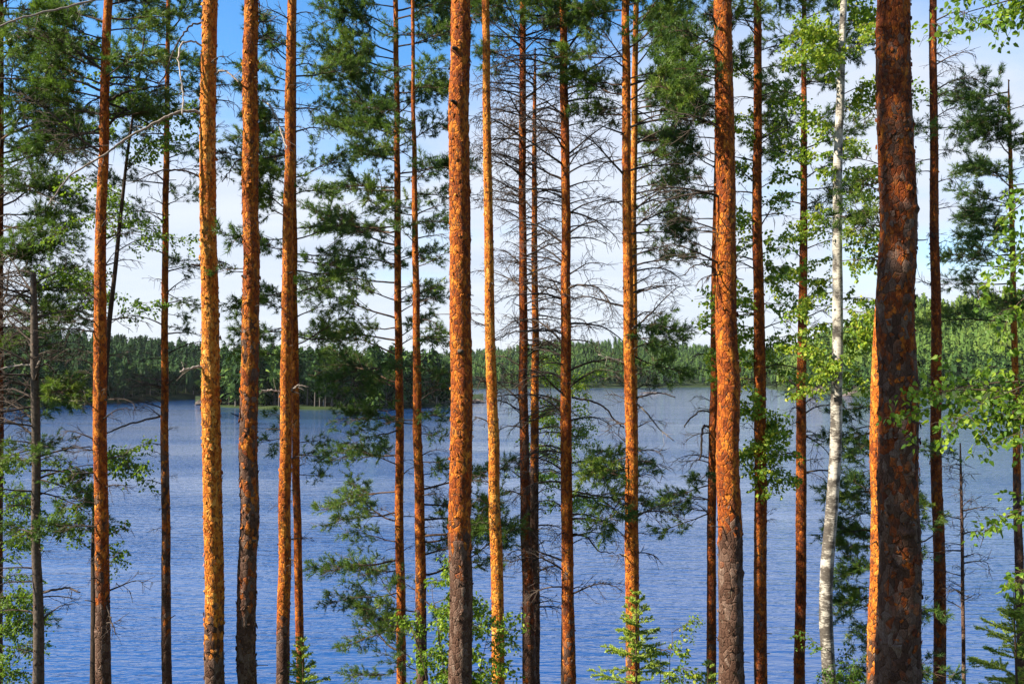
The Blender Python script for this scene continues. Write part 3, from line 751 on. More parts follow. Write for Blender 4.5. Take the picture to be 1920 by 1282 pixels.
def pine(label, D, pts, hue=.5, grey=(1400, 1000), live=(), dead=(), manual=(), ztop=None, crown=9, crown_l=1.15, seed=0,
         amp=.05, flakes=250, plates=0, name='pine_tree', crown_from=None, step=.04, snag=False, group=None, fl=(.018, .042), yl=0.0, rtop=.03, stubs=9):
    rng = np.random.default_rng(seed + 1000)
    zt = px2w(CX, 0, D)[2]
    if snag:
        a = np.array(sorted(pts, key=lambda p: -p[1]), float); W = px2w(a[:, 0], a[:, 1], D)
        ztop = W[-1, 2] + .01; rtop = a[-1, 2] / 2 * D / F * .8
    else:
        ztop = ztop or zt + 6.5
    Z, X, R, gz = trunk_path(pts, D, ztop, rtop)
    base = np.array([X[0], D, gz])
    root = thing(name, label, 'tree', base, group)
    zy = lambda py: float(px2w(CX, py, D)[2])
    tr, path = make_trunk(root, base, Z, X, R, D, rng, hue, zy(grey[0]), zy(grey[1]), amp, 'pine', zt + .6, step=step, flakes=flakes, big_plates=plates, fl=fl, yl=yl, mat=M['snag'] if snag else None)
    z, x, y, r = path
    def at(zz): return np.array([np.interp(zz, z, x), np.interp(zz, z, y), zz]), float(np.interp(zz, z, r))
    for (y0, y1, side, lpx, cnt, *o) in live:
        o = o[0] if o else {}
        for i in range(cnt):
            zz = zy(y0 + (y1 - y0) * (i + rng.random()) / cnt); p, rr_ = at(zz)
            az = side_az(rng, side, o.get('spread', .95)); L = lpx * D / F * rng.uniform(.65, 1.15)
            place(root, base, p, az, rng.normal(o.get('elev', .18), .16), L, 'thin' if y0 >= 230 and o.get('dense', 1) < 1.15 else 'pine', M['twig'], M['needle'], rng)
    for (y0, y1, side, lpx, cnt, *o) in dead:
        o = o[0] if o else {}
        for i in range(cnt):
            zz = zy(y0 + (y1 - y0) * (i + rng.random()) / cnt); p, rr_ = at(zz)
            az = side_az(rng, side); L = lpx * D / F * rng.uniform(.35, 1.2)
            place(root, base, p, az, rng.normal(o.get('elev', .35), .22), L, 'dead', M['dead'], None, rng, 'dead_branch', dense=1.3 if o.get('dense', 1) > 1 else (.6 if o.get('dense', 1) < .8 else 1.0), sag=.4 if o.get('sag', .22) > .27 else .22)
    for (pl, w0, w1, mat, *o) in manual:
        a = np.array(pl, float); W = px2w(a[:, 0], a[:, 1], D)
        W[:, 1] -= np.linspace(0, (o[0] if o else .3), len(W))
        t = np.linspace(0, 1, len(W)); ts = np.linspace(0, 1, len(W) * 5)
        S = np.stack([np.interp(ts, t, W[:, c]) for c in range(3)], -1)
        kr = np.hanning(7); kr /= kr.sum(); S2 = np.stack([np.convolve(np.pad(S[:, c], 3, mode='reflect', reflect_type='odd'), kr, 'valid') for c in range(3)], -1)
        S2 += rng.normal(0, .006, S2.shape); S2[0] = S[0]
        mb = MB(); mb.tube(S2, np.linspace(w0, w1, len(S2)) / 2.5 * D / F, 6, rng.random())
        for q in range(int(len(W) * 2.2)):
            tt = rng.uniform(.2, .98); p, d = sample(S2, tt); l2 = rng.uniform(.05, .28)
            u = unit(np.cross(d, rng.normal(size=3)))
            Qp = bend(rng, p, unit(d * .6 + u * .8), l2, 4, .15, .1); mb.tube(Qp, np.linspace(.004, .0015, 5), 3, rng.random())
        build('dead_branch', mb, M[mat], root, base)
    for q in range(stubs):
        zz = zy(rng.uniform(-20, 1250)); p, rr_ = at(zz)
        if zz > ztop - .3: continue
        a = rng.uniform(-1.15 * np.pi, .15 * np.pi); el = rng.uniform(-.2, .7); l = rng.uniform(.03, .22) ** 1.0
        d = np.array([math.cos(a) * math.cos(el), math.sin(a) * math.cos(el), math.sin(el)])
        mb = MB(); Q = bend(rng, p + d * rr_ * .8, d, l + rr_ * .25, 4, .12, .1); w_ = rng.uniform(.006, .014)
        mb.tube(Q, np.linspace(w_, w_ * .55, 5), 6, rng.random()); build('branch_stub', mb, M['dead'], root, base)
    if crown and not snag:
        z0 = crown_from if crown_from is not None else zt + 2.2
        for i in range(crown):
            f = (i + rng.random()) / crown; zz = z0 + (ztop - .15 - z0) * f; p, _ = at(zz)
            L = crown_l * (1.05 - .75 * f) * rng.uniform(.7, 1.15)
            place(root, base, p, rng.uniform(0, 2 * np.pi), .15 + .55 * f, L, 'pine', M['twig'], M['needle'], rng)
    return root

def near_leaf_branches(root, base, at, zy, D, rng, specs, leaf_s, tint):
    """branches close to the camera whose leaves can be picked apart: the largest 300 in view are parts of their own"""
    jobs = []
    for (y0, y1, side, lpx, cnt, o) in specs:
        for i in range(cnt):
            p = at(zy(y0 + (y1 - y0) * (i + rng.random()) / cnt)); L = lpx * D / F * rng.uniform(.75, 1.1)
            w, LP = birch_branch(rng, L, leaf_s, .8, o.get('droop', .2), tint, True)
            mt = Matrix.Translation(Vector(map(float, p - base))) @ Matrix.Rotation(side_az(rng, side, o.get('spread', .4)), 4, 'Z') @ Matrix.Rotation(-float(rng.normal(o.get('elev', 0), .12)), 4, 'Y')
            Mx = np.array(mt); b = build('branch', w, M['birchtwig'], root)
            b.matrix_local = mt
            Wp = LP @ Mx[:3, :3].T + Mx[:3, 3] + base
            dep = Wp[:, 1] * CP + (Wp[:, 2] - CAMZ) * SP
            px = CX + F * Wp[:, 0] / dep; py = CY - F * (-Wp[:, 1] * SP + (Wp[:, 2] - CAMZ) * CP) / dep
            jobs.append((b, LP, np.where((px > 0) & (px < IW) & (py > 0) & (py < IH), 1 / dep, 0)))
    score = np.concatenate([j[2] for j in jobs]); cut = np.sort(score)[::-1][min(299, len(score) - 1)]
    protos = []
    for q in range(10):
        mb = MB(); leaves(mb, np.zeros((1, 3)), leaf_s, rng, .75, tint); V, f3, f4, A = mb.arrays()
        me = mk_mesh('leaf', V, f3, f4, {'tint': A}, False); me.materials.append(M['leaf']); protos.append(me)
    left = 300
    for b, LP, sc in jobs:
        rest = []
        for p, s in zip(LP, sc):
            if s > 0 and s >= cut and left > 0:
                o = link('leaf', protos[int(rng.integers(10))], b); o.location = tuple(map(float, p)); o.rotation_euler = (0, 0, float(rng.uniform(0, 6.28))); k = float(rng.uniform(.8, 1.2)); o.scale = (k, k, k); left -= 1
            else: rest.append(p)
        if rest:
            mb = MB(); leaves(mb, np.array(rest), leaf_s, rng, .75, tint); build('foliage', mb, M['leaf'], b, (0, 0, 0), False, 'stuff')

def birch(label, D, pts, live=(), ztop=None, seed=0, leaf_s=.04, name='birch_tree', grey=.3, crown=10, tint=(0, 1), trunk_amp=.06, near_leaves=0, k=None, young=False):
    rng = np.random.default_rng(seed + 5000)
    zt = px2w(CX, 0, D)[2]; ztop = ztop or zt + 3.5
    Z, X, R, gz = trunk_path(pts, D, ztop, .012)
    base = np.array([X[0], D, gz]); root = thing(name, label, 'tree', base)
    zy = lambda py: float(px2w(CX, py, D)[2])
    tr, path = make_trunk(root, base, Z, X, R, D, rng, .5, zy(1500) if grey < .5 else 100, zy(500) if grey < .5 else 101, trunk_amp, 'birch', zt + .6, k=k or 20, step=.05, mat=M['birchtwig'] if young else None)
    z, x, y, r = path
    def at(zz): return np.array([np.interp(zz, z, x), np.interp(zz, z, y), zz])
    for (y0, y1, side, lpx, cnt, *o) in live:
        o = o[0] if o else {}
        for i in range(cnt):
            zz = zy(y0 + (y1 - y0) * (i + rng.random()) / cnt); p = at(zz)
            place(root, base, p, side_az(rng, side, o.get('spread', .9)), rng.normal(o.get('elev', .5), .25), lpx * D / F * rng.uniform(.6, 1.15), 'birch', M['birchtwig'], M['leaf'], rng, leaf_s=leaf_s, tint=o.get('tint', tint))
    if near_leaves:
        near_leaf_branches(root, base, at, zy, D, rng, near_leaves, leaf_s, tint)
    for i in range(crown):
        f = (i + rng.random()) / crown; zz = zt + .4 + (ztop - .3 - zt - .4) * f
        place(root, base, at(zz), rng.uniform(0, 2 * np.pi), .6, 1.3 * (1.1 - .7 * f), 'birch', M['birchtwig'], M['leaf'], rng, leaf_s=leaf_s, tint=tint)
    return root

def spruce_sapling(label, D, px, ytop, seed, hfac=.42, dens=1.0, scale=1.0):
    rng = np.random.default_rng(seed + 7000)
    top = px2w(px, ytop, D); gz = float(ground_z(top[0], D)); base = np.array([top[0], D, gz]); H = top[2] - gz
    root = thing('spruce_sapling', label, 'sapling', base)
    mb = MB(); zz = np.linspace(-.1, H, 14)
    P = np.stack([base[0] + .01 * vnoise(zz * 2, seed), D + .01 * vnoise(zz * 2, seed + 1), gz + zz], -1)
    mb.tube(P, np.linspace(.028, .004, 14) * scale, 7, .4); build('trunk', mb, M['twig'], root, base)
    z = H - .04; whorl = 0
    while z > H * .12:
        nb = int(rng.integers(4, 7)); L0 = min(hfac * (H - z) + .06, .95) * scale
        for i in range(nb):
            az = rng.uniform(0, 2 * np.pi); L = L0 * rng.uniform(.7, 1.15)
            el = .75 - .75 * min(1, (H - z) / (H * .6)); d0 = [math.cos(az) * math.cos(el), math.sin(az) * math.cos(el), math.sin(el)]
            w, f = MB(), MB(); n = max(4, int(L * 14)); Q = bend(rng, [base[0], D, gz + z], d0, L, n, .06, .05)
            w.tube(Q, np.linspace(.006, .002, n + 1), 4, .4)
            tp, td = [], []
            def along(QQ):
                Ln = np.linalg.norm(QQ[-1] - QQ[0]); m = max(3, int(Ln / .028))
                for q in range(m):
                    p, d = sample(QQ, (q + .5) / m * .99); tp.append(p); td.append(d)
            along(Q)
            for j in range(int(L * 16 * dens)):
                t = rng.uniform(.15, .95); p, d = sample(Q, t); ax = unit(np.cross(d, [0, 0, 1])) * rng.choice([-1, 1])
                l2 = L * .45 * (1.1 - t) * rng.uniform(.5, 1.2) + .03
                QQ = bend(rng, p, unit(d * .7 + ax * .75 + [0, 0, -.05]), l2, 3, .08, .08); w.tube(QQ, [.003, .0025, .002, .0015], 3, .5); along(QQ)
            needles(f, np.array(tp), np.array(td), np.full(len(tp), 1.0), rng, 13, .030, .0056, (.6, 1.25), .03)
            add_branch(root, base, w, f, M['twig'], M['spruce'])
        z -= rng.uniform(.10, .16) * (1 + .4 * whorl / 6); whorl += 1
    return root

def leafy_shrub(label, D, px, ytop, seed, wpx, nst=5, leaf_s=.05, name='leafy_shrub', tint=(.2, .9), dens=1.0, ybot=1282):
    rng = np.random.default_rng(seed + 8000)
    top = px2w(px, ytop, D); gz = float(ground_z(top[0], D)); base = np.array([top[0], D, gz]); H = top[2] - gz
    root = thing(name, label, 'shrub', base)
    for s in range(nst):
        tx = rng.uniform(-1, 1) * wpx * D / F; ty = rng.uniform(-.4, .4); h = H * rng.uniform(.72, 1.0) if s else H
        p0 = base + [rng.uniform(-.1, .1), rng.uniform(-.1, .1), -.05]
        t = np.linspace(0, 1, 12)[:, None]
        P = p0 + t * np.array([tx, ty, h]) + rng.normal(0, .015, (12, 3)) * t; w, f = MB(), MB()
        w.tube(P, np.linspace(.013, .003, 12), 5, rng.random())
        st = build('stem', w, M['birchtwig'], root, base)
        zmin = max(.35, (float(px2w(px, ybot, D)[2]) - .5 - gz) / h)
        nb = int(9 * dens)
        for i in range(nb):
            p, d = sample(P, zmin + (.99 - zmin) * (i + rng.random()) / nb)
            place(root, base, p, rng.uniform(0, 2 * np.pi), .4, rng.uniform(.25, .6), 'birch', M['birchtwig'], M['leaf'], rng, leaf_s=leaf_s, tint=tint)
    return root

def plain_pine(label, x, y, h, seed, crown=.5, cl=1.9, nb=22, r=.15, group=None):
    rng = np.random.default_rng(seed + 9000); gz = float(ground_z(x, y)); base = np.array([x, y, gz])
    root = thing('pine_tree', label, 'tree', base, group)
    Z = np.array([gz - .25, gz + h * .5, gz + h]); X = np.array([x, x + rng.uniform(-.1, .1), x + rng.uniform(-.2, .2)])
    tr, (z, xx, yy, rr) = make_trunk(root, base, Z, X, np.array([r, r * .75, .02]), y, rng, .5, gz + 2, gz + 5, .05, k=16, step=.1)
    for i in range(nb):
        f = (i + rng.random()) / nb; zz = gz + h * (crown + (1 - crown) * f) - .1
        place(root, base, np.array([np.interp(zz, z, xx), np.interp(zz, z, yy), zz]), rng.uniform(0, 2 * np.pi), .1 + .5 * f, cl * (1.05 - .7 * f) * rng.uniform(.7, 1.1), 'pine', M['twig'], M['needle'], rng)
    return root

# ---------------------------------------------------------------- near trees: the stand on the bank
# stations are (photo column, photo row, width in photo pixels)
pine('bushy green pine at the left edge of the picture', 17, [(0, 0, 12), (-2, 640, 15), (-4, 1282, 18)], .1, (1700, 200),
     dead=[(200, 760, 'R', 150, 23)], live=[(-20, 260, 'R', 150, 18, {'dense': 1.2}), (260, 640, 'R', 165, 24, {'elev': .08}), (600, 860, 'R', 130, 6, {'elev': -.05}), (0, 700, 'L', 120, 10), (860, 1200, 'R', 90, 5)], seed=1, flakes=120)
pine('grey barkless pine snag with broken top left of the lake', 15, [(61, 512, 10), (64, 640, 14), (69, 850, 16), (64, 1000, 15), (71, 1120, 18), (73, 1282, 20)], .3, (600, 100),
     live=[(830, 1010, 'R', 110, 5, {'elev': -.1}), (700, 760, 'R', 110, 3, {'elev': 0})],
     dead=[(515, 900, 'B', 130, 38), (900, 1250, 'B', 90, 12, {'dense': .6})],
     manual=[([(64, 684), (40, 684), (15, 692), (0, 694)], 5, 2, 'pale'), ([(66, 688), (85, 676), (98, 680)], 4, 2, 'pale'), ([(76, 1110), (110, 1102), (140, 1095), (165, 1102)], 7, 3, 'dead')], snag=True, seed=2, flakes=120, name='pine_snag')
pine('slim orange pine beside the leaning birch, second whole trunk from left', 14, [(203, 0, 15), (196, 220, 17), (190, 430, 19), (188, 640, 23), (188, 850, 24), (190, 1000, 24), (192, 1282, 27)], .4, (1250, 850),
     live=[(30, 240, 'L', 180, 9), (-20, 250, 'R', 150, 8)],
     dead=[(100, 330, 'B', 150, 13), (420, 830, 'B', 95, 20, {'dense': .6}), (830, 1170, 'B', 70, 12)],
     manual=[([(192, 172), (165, 160), (120, 152), (60, 158), (5, 158)], 7, 3, 'dead'), ([(200, 190), (235, 178), (290, 172), (335, 170)], 7, 3, 'dead'), ([(196, 1120), (210, 1150), (222, 1165), (233, 1178)], 5, 2, 'dead')], seed=3, flakes=260)
birch('slender dark leaning birch twined behind the second trunk from left', 15.5, [(268, 100, 3), (242, 260, 5), (225, 420, 7), (205, 600, 9), (190, 800, 11), (178, 1000, 13), (176, 1282, 16)],
      live=[(120, 620, 'B', 150, 20, {'dens': .8}), (840, 900, 'R', 110, 4, {'elev': .1}), (1000, 1060, 'R', 70, 3, {'elev': .1}), (880, 1050, 'L', 120, 5)], seed=4, leaf_s=.055, tint=(0, .6), ztop=19.0, crown=0, young=True)
pine('thin dark pine between the leaning birch and flaky yellow trunk', 18, [(314, 130, 8), (312, 300, 11), (308, 520, 12), (308, 700, 13), (309, 900, 15), (314, 1282, 18)], .45, (1500, 350),
     live=[(-60, 240, 'B', 120, 18), (240, 440, 'B', 100, 8), (470, 620, 'R', 70, 5, {'elev': -.1})], dead=[(280, 800, 'B', 80, 20, {'dense': .6}), (700, 1000, 'B', 40, 12, {'dense': .4})],
     manual=[([(303, 780), (270, 788), (235, 798), (205, 815)], 5, 3, 'dead')], seed=5, flakes=150)
pine('bright yellow-orange pine with curling bark, thickest trunk of the left third', 13, [(395, 0, 27), (392, 200, 29), (391, 420, 30), (393, 640, 32), (395, 850, 34), (398, 1050, 34), (403, 1282, 35)], .72, (1290, 1060),
     dead=[(120, 300, 'R', 60, 6, {'dense': .6})],
     manual=[([(386, 218), (372, 212), (348, 214), (320, 230), (290, 252), (255, 275), (225, 305), (195, 327), (165, 352), (150, 385), (143, 405)], 8, 3, 'pale', .8),
             ([(300, -60), (262, -8), (235, 18), (200, 35), (160, 60), (110, 85), (50, 122)], 7, 4, 'pale', 1.2),
             ([(382, 42), (362, 50), (348, 75), (335, 110), (328, 150), (315, 180)], 5, 3, 'dead', .4),
             ([(385, 90), (365, 80), (348, 92), (347, 125), (358, 160), (367, 205), (370, 238)], 5, 3, 'pale', .6),
             ([(398, 145), (415, 138), (432, 142), (450, 158), (465, 172)], 6, 3, 'pale', .4),
             ([(380, 334), (350, 322), (318, 322), (290, 335), (264, 352)], 5, 2, 'dead', .3),
             ([(390, 688), (372, 688), (352, 696)], 8, 4, 'pale', .3), ([(382, 500), (362, 497)], 6, 4, 'dead', .1)],
     seed=6, flakes=900, amp=.06, fl=(.02, .055))
pine('rough orange pine with shade-toned bark and shaggy scales right of the yellow trunk', 13.19, [(484, 0, 25), (481, 200, 28), (478, 400, 29), (475, 640, 31), (472, 850, 33), (468, 1050, 34), (465, 1282, 34)], .42, (1500, 150),  # shade from the yellow trunk painted in as darker bark lower down
     live=[(500, 620, 'L', 60, 3, {'elev': -.05}), (440, 470, 'L', 45, 1)], dead=[(30, 120, 'R', 60, 4)],
     manual=[([(492, 188), (508, 200), (524, 225), (538, 262), (552, 292)], 6, 3, 'pale', .4), ([(466, 292), (445, 305), (432, 330), (424, 348)], 4, 2, 'dead', .2)],
     seed=7, flakes=900, amp=.07, fl=(.02, .06), yl=-.028)
pine('straight orange pine with smooth bark and two pale stubs', 14.45, [(548, 0, 16), (543, 200, 18), (540, 420, 19), (537, 640, 21), (535, 850, 22), (533, 1050, 23), (531, 1282, 24)], .5, (1250, 1060),
     dead=[(20, 270, 'R', 70, 12, {'sag': .4}), (20, 200, 'L', 45, 6), (780, 1100, 'B', 40, 6)],
     manual=[([(530, 735), (510, 731), (494, 732)], 5, 3, 'pale', .1), ([(540, 736), (555, 726), (563, 721)], 5, 3, 'pale', .1)], seed=8, flakes=350)
pine('dark pine half hidden behind the straight trunk with pale stubs', 18, [(551, 300, 9), (552, 640, 13), (556, 900, 14), (560, 1050, 15), (563, 1282, 15)], .35, (2500, 800),
     live=[(110, 420, 'B', 125, 21), (420, 670, 'B', 125, 18, {'elev': .05}), (770, 890, 'B', 75, 5, {'elev': -.05})], seed=9, flakes=100)
pine('slim pine with broad green crown, left of a close pair', 20.3, [(742, 0, 9), (744, 250, 11), (745, 500, 13), (748, 750, 15), (750, 1000, 16), (752, 1282, 18)], .38, (1900, 1000),
     live=[(-60, 330, 'B', 155, 30, {'dense': 1.15}), (330, 720, 'L', 175, 16, {'elev': .02}), (330, 640, 'R', 90, 10), (720, 800, 'L', 110, 5, {'elev': -.1}), (800, 1280, 'L', 160, 15, {'elev': -.02})],
     dead=[(420, 1200, 'B', 60, 17)], seed=10, flakes=120, crown=8, crown_l=.9, ztop=None)
pine('slim pine right of a close pair, beside the thick central trunk', 17.6, [(775, 180, 7), (778, 400, 11), (781, 640, 14), (785, 900, 18), (788, 1100, 20), (791, 1282, 21)], .4, (1240, 1000),
     live=[(60, 460, 'B', 95, 18, {'dense': 1.1}), (460, 740, 'R', 70, 5, {'fol': .6}), (740, 900, 'R', 75, 5, {'elev': 0}), (900, 1120, 'R', 190, 8, {'elev': -.05}), (1100, 1282, 'L', 90, 6), (620, 800, 'B', 80, 6)],
     dead=[(400, 1000, 'R', 75, 14)], seed=11, flakes=150, crown=6, crown_l=.7)
pine('thick red-orange pine with dark lower bark in the middle', 12, [(864, 0, 37), (865, 200, 38), (865, 420, 39), (865, 640, 40), (865, 850, 41), (864, 1050, 42), (863, 1282, 43)], .33, (1110, 930),
     dead=[(300, 700, 'R', 40, 4, {'dense': .4})],
     manual=[([(862, 195), (850, 200)], 12, 6, 'dead', .25), ([(858, 658), (868, 660)], 12, 9, 'dead', .3), ([(862, 95), (850, 100)], 14, 7, 'dead', .2)], seed=12, flakes=650, amp=.05, fl=(.02, .05))
pine('slim yellow-lit pine leaning left, just right of the central trunk', 14.5, [(911, 0, 14), (913, 200, 15), (916, 420, 17), (920, 640, 19), (926, 900, 21), (930, 1080, 23), (934, 1282, 24)], .68, (1500, 1200),
     dead=[(500, 800, 'B', 45, 9, {'dense': .5}), (880, 1000, 'L', 40, 4)], seed=13, flakes=420, manual=[([(914, 714), (900, 714), (896, 730)], 3, 2, 'dead', .1)])
pine('dark pine forking close to the ground with an orange-topped stem', 17, [(981, 0, 11), (980, 200, 13), (980, 420, 14), (981, 640, 16), (982, 850, 18), (988, 1050, 20), (994, 1282, 26)], .2, (1700, 300),
     live=[(-40, 130, 'B', 110, 13), (1180, 1240, 'L', 70, 1)], dead=[(60, 420, 'B', 100, 57, {'dense': 1.2}), (420, 800, 'B', 95, 29), (800, 1200, 'B', 55, 17, {'dense': .6})], seed=14, flakes=150)
pine('crooked thin pine with grey lower stem right of the dark forking one', 17.6, [(1003, 140, 6), (1001, 300, 9), (1002, 520, 12), (1004, 700, 14), (1004, 850, 16), (1002, 1050, 17), (1004, 1282, 20)], .5, (960, 760),
     dead=[(110, 620, 'B', 85, 48, {'dense': 1.1}), (620, 1150, 'R', 80, 20, {'sag': .3})], seed=15, flakes=150, crown=0, ztop=px2w(0, 90, 17.6)[2], rtop=.008)
pine('slim orange pine with long bare drooping branches right of the fork', 16.35, [(1056, 0, 13), (1058, 200, 16), (1060, 420, 17), (1061, 640, 19), (1063, 850, 21), (1065, 1050, 22), (1067, 1282, 25)], .34, (1500, 900),
     live=[(-60, 60, 'B', 120, 10), (860, 930, 'R', 160, 3, {'elev': -.1})],
     dead=[(80, 420, 'B', 140, 39, {'elev': .45}), (420, 760, 'B', 150, 26, {'elev': .4, 'sag': .3}), (760, 1130, 'B', 120, 26, {'sag': .35, 'elev': .4})],
     manual=[([(1052, 82), (1025, 78), (985, 79), (940, 80), (920, 81)], 5, 3, 'dead', .4), ([(1054, 626), (1040, 620), (1000, 621), (960, 622), (930, 640)], 5, 3, 'dead', .3),
             ([(1072, 745), (1105, 750), (1130, 760), (1155, 790), (1166, 800)], 5, 3, 'dead', .3), ([(1070, 1000), (1100, 1002), (1120, 1030), (1148, 1030)], 5, 2, 'dead', .3)], seed=16, flakes=250)
pine('orange pine behind the spruce sapling with a twin stem close behind', 15.4, [(1174, 0, 14), (1174, 200, 16), (1176, 420, 17), (1180, 640, 20), (1184, 850, 23), (1187, 1050, 25), (1189, 1282, 26)], .48, (1500, 1050),
     live=[(-40, 230, 'B', 140, 14), (600, 660, 'R', 110, 5, {'elev': -.05, 'dense': 1.2}), (850, 960, 'L', 120, 5, {'elev': -.05, 'dense': 1.2}), (880, 920, 'R', 50, 1)],
     dead=[(120, 700, 'B', 140, 22, {'elev': .3}), (700, 1050, 'R', 90, 14, {'sag': .35}), (700, 1100, 'L', 45, 9)],
     manual=[([(1180, 752), (1200, 742), (1235, 735), (1262, 745)], 5, 3, 'dead', .2), ([(1182, 748), (1210, 770), (1230, 800), (1260, 825)], 5, 2, 'pale', .2), ([(1172, 680), (1150, 674), (1120, 665)], 4, 2, 'pale', .2)], seed=17, flakes=420)
pine('thin yellow stem close behind the pine with the spruce sapling', 19, [(1192, 0, 10), (1190, 200, 12), (1188, 420, 12), (1188, 640, 13), (1189, 850, 14), (1190, 1282, 15)], .7, (1500, 1000),
     live=[(20, 290, 'R', 140, 17), (290, 480, 'R', 130, 10)], dead=[(200, 620, 'R', 130, 12)], seed=18, flakes=120)
pine('thick red-orange pine with dark base between bare lake and birch', 11.7, [(1353, 0, 32), (1356, 200, 34), (1359, 420, 37), (1363, 640, 40), (1368, 850, 42), (1371, 1050, 44), (1375, 1282, 46)], .3, (1060, 900),
     dead=[(220, 560, 'L', 150, 7, {'elev': .3}), (30, 120, 'L', 40, 4)], live=[(60, 240, 'L', 120, 6)],
     manual=[([(1346, 236), (1330, 233), (1300, 236), (1265, 234)], 5, 3, 'dead', .3), ([(1342, 505), (1320, 497), (1295, 500), (1275, 520)], 4, 2, 'dead', .3), ([(1353, 75), (1335, 47), (1325, 42), (1310, 50)], 7, 3, 'dead', .4)], seed=19, flakes=550, amp=.05, fl=(.02, .05))
pine('dark shaded pine close behind the thick red-orange trunk', 18, [(1345, 300, 12), (1341, 500, 14), (1339, 640, 15), (1336, 900, 16), (1334, 1282, 18)], .2, (2200, 600),
     live=[(60, 520, 'L', 100, 13), (870, 980, 'L', 95, 5, {'elev': -.1}), (700, 740, 'R', 50, 1)], dead=[(560, 1000, 'L', 70, 13, {'sag': .5})],
     manual=[([(1330, 800), (1318, 797), (1313, 820), (1312, 850), (1308, 860)], 6, 4, 'dead', .2), ([(1332, 772), (1312, 768), (1290, 785), (1280, 800)], 4, 3, 'dead', .2)], seed=20, flakes=100)
pine('straight red pine wrapped in hanging birch leaves', 16, [(1420, 0, 14), (1420, 200, 15), (1420, 420, 18), (1422, 640, 21), (1424, 850, 22), (1425, 1050, 23), (1426, 1282, 24)], .22, (2000, 800),
     live=[(-60, 160, 'B', 120, 12)], dead=[(130, 700, 'B', 80, 20), (700, 1000, 'B', 45, 12)], seed=21, flakes=260)
pine('slim red pine just left of the white birch', 18, [(1508, 130, 9), (1508, 300, 12), (1506, 500, 15), (1504, 700, 17), (1501, 900, 19), (1499, 1282, 20)], .2, (2000, 900),
     live=[(-40, 330, 'B', 110, 21), (330, 430, 'R', 90, 5)], dead=[(330, 700, 'B', 70, 17), (690, 900, 'B', 90, 17, {'elev': .3, 'sag': .3})], seed=22, flakes=200)
birch('tall white birch with black patches and yellow-green leaves', 14.5, [(1582, 0, 12), (1577, 150, 14), (1572, 300, 16), (1568, 480, 18), (1570, 640, 19), (1567, 800, 21), (1561, 940, 22), (1551, 1080, 24), (1549, 1180, 24), (1554, 1282, 25)],
      live=[(-20, 300, 'B', 120, 17), (300, 740, 'B', 100, 28, {'elev': .15}), (60, 120, 'L', 130, 4)], seed=23, leaf_s=.066, tint=(.45, 1), k=28)
birch('slender leafy birch growing against the straight red pine', 16.25, [(1424, 100, 5), (1424, 400, 6), (1425, 700, 8), (1427, 1000, 9), (1428, 1282, 10)],
      live=[(120, 480, 'B', 90, 17), (480, 720, 'B', 105, 20, {'elev': .2}), (760, 900, 'F', 70, 22, {'elev': .2, 'spread': 1.35})], seed=24, leaf_s=.064, tint=(.35, 1), ztop=18.4, crown=0, k=10, young=True)
pine('orange pine mostly hidden behind the thickest trunk', 13.5, [(1674, 0, 24), (1666, 420, 28), (1653, 640, 29), (1649, 850, 30), (1646, 1050, 32), (1643, 1282, 34)], .52, (1310, 1120), seed=25, flakes=420,
     live=[(310, 480, 'L', 95, 6), (380, 440, 'L', 60, 3)], dead=[(200, 500, 'L', 60, 6)])
pine('bushy dark low pine behind the thickest trunk', 16, [(1668, 700, 8), (1666, 1000, 13), (1665, 1282, 16)], .3, (2000, 900),
     live=[(760, 1260, 'L', 105, 23, {'elev': -.05, 'dense': 1.2}), (840, 1280, 'R', 95, 12, {'elev': -.05})], seed=26, flakes=60, crown=0, ztop=px2w(0, 680, 16)[2], rtop=.008)
pine('thickest dark red pine with plated bark on the right', 9.3, [(1675, 0, 60), (1677, 200, 63), (1680, 420, 66), (1682, 640, 68), (1685, 850, 71), (1688, 1050, 74), (1690, 1282, 80)], 0.16, (1900, -700),
     seed=27, flakes=500, plates=290, amp=.035, step=.022, fl=(.02, .05))
pine('straight dark pine right of the thickest trunk', 17, [(1750, 0, 13), (1751, 200, 14), (1752, 420, 16), (1755, 640, 18), (1758, 900, 20), (1762, 1282, 22)], .12, (2000, 700),
     live=[(240, 310, 'B', 60, 4)], dead=[(30, 250, 'R', 75, 12, {'sag': .45, 'dense': 1.4}), (150, 600, 'B', 45, 13)], seed=28, flakes=220)
pine('thin sapling pine standing dead between dark pine and right edge', 16, [(1801, 850, 4), (1804, 1000, 6), (1807, 1282, 7)], .2, (900, 400), dead=[(860, 1150, 'B', 45, 30)], seed=29, flakes=0, crown=0, ztop=px2w(0, 830, 16)[2], rtop=.006)
pine('green pine at the right edge with thin orange upper stem', 20, [(1893, 230, 6), (1897, 420, 9), (1901, 640, 11), (1906, 850, 13), (1911, 1050, 15), (1914, 1282, 16)], .5, (1100, 700),
     live=[(170, 480, 'L', 120, 23, {'dense': 1.2}), (480, 620, 'L', 150, 8, {'elev': 0}), (170, 700, 'R', 100, 10)], seed=30, flakes=80, crown=3, crown_l=.5, ztop=px2w(0, 150, 20)[2], rtop=.008)
birch('near birch reaching big bright leaves in from the right edge', 7.4, [(2040, 0, 18), (2025, 420, 22), (2015, 850, 26), (2010, 1282, 30)],
      near_leaves=[(300, 520, 'L', 190, 5, {'elev': -.15, 'spread': .4, 'droop': .3}), (690, 800, 'L', 290, 6, {'elev': -.02, 'spread': .25, 'droop': .12}), (860, 1080, 'L', 170, 4, {'elev': -.2}), (-70, 30, 'L', 260, 3, {'elev': -.02, 'spread': .3})],
      seed=31, leaf_s=.058, tint=(.1, .85), crown=6)
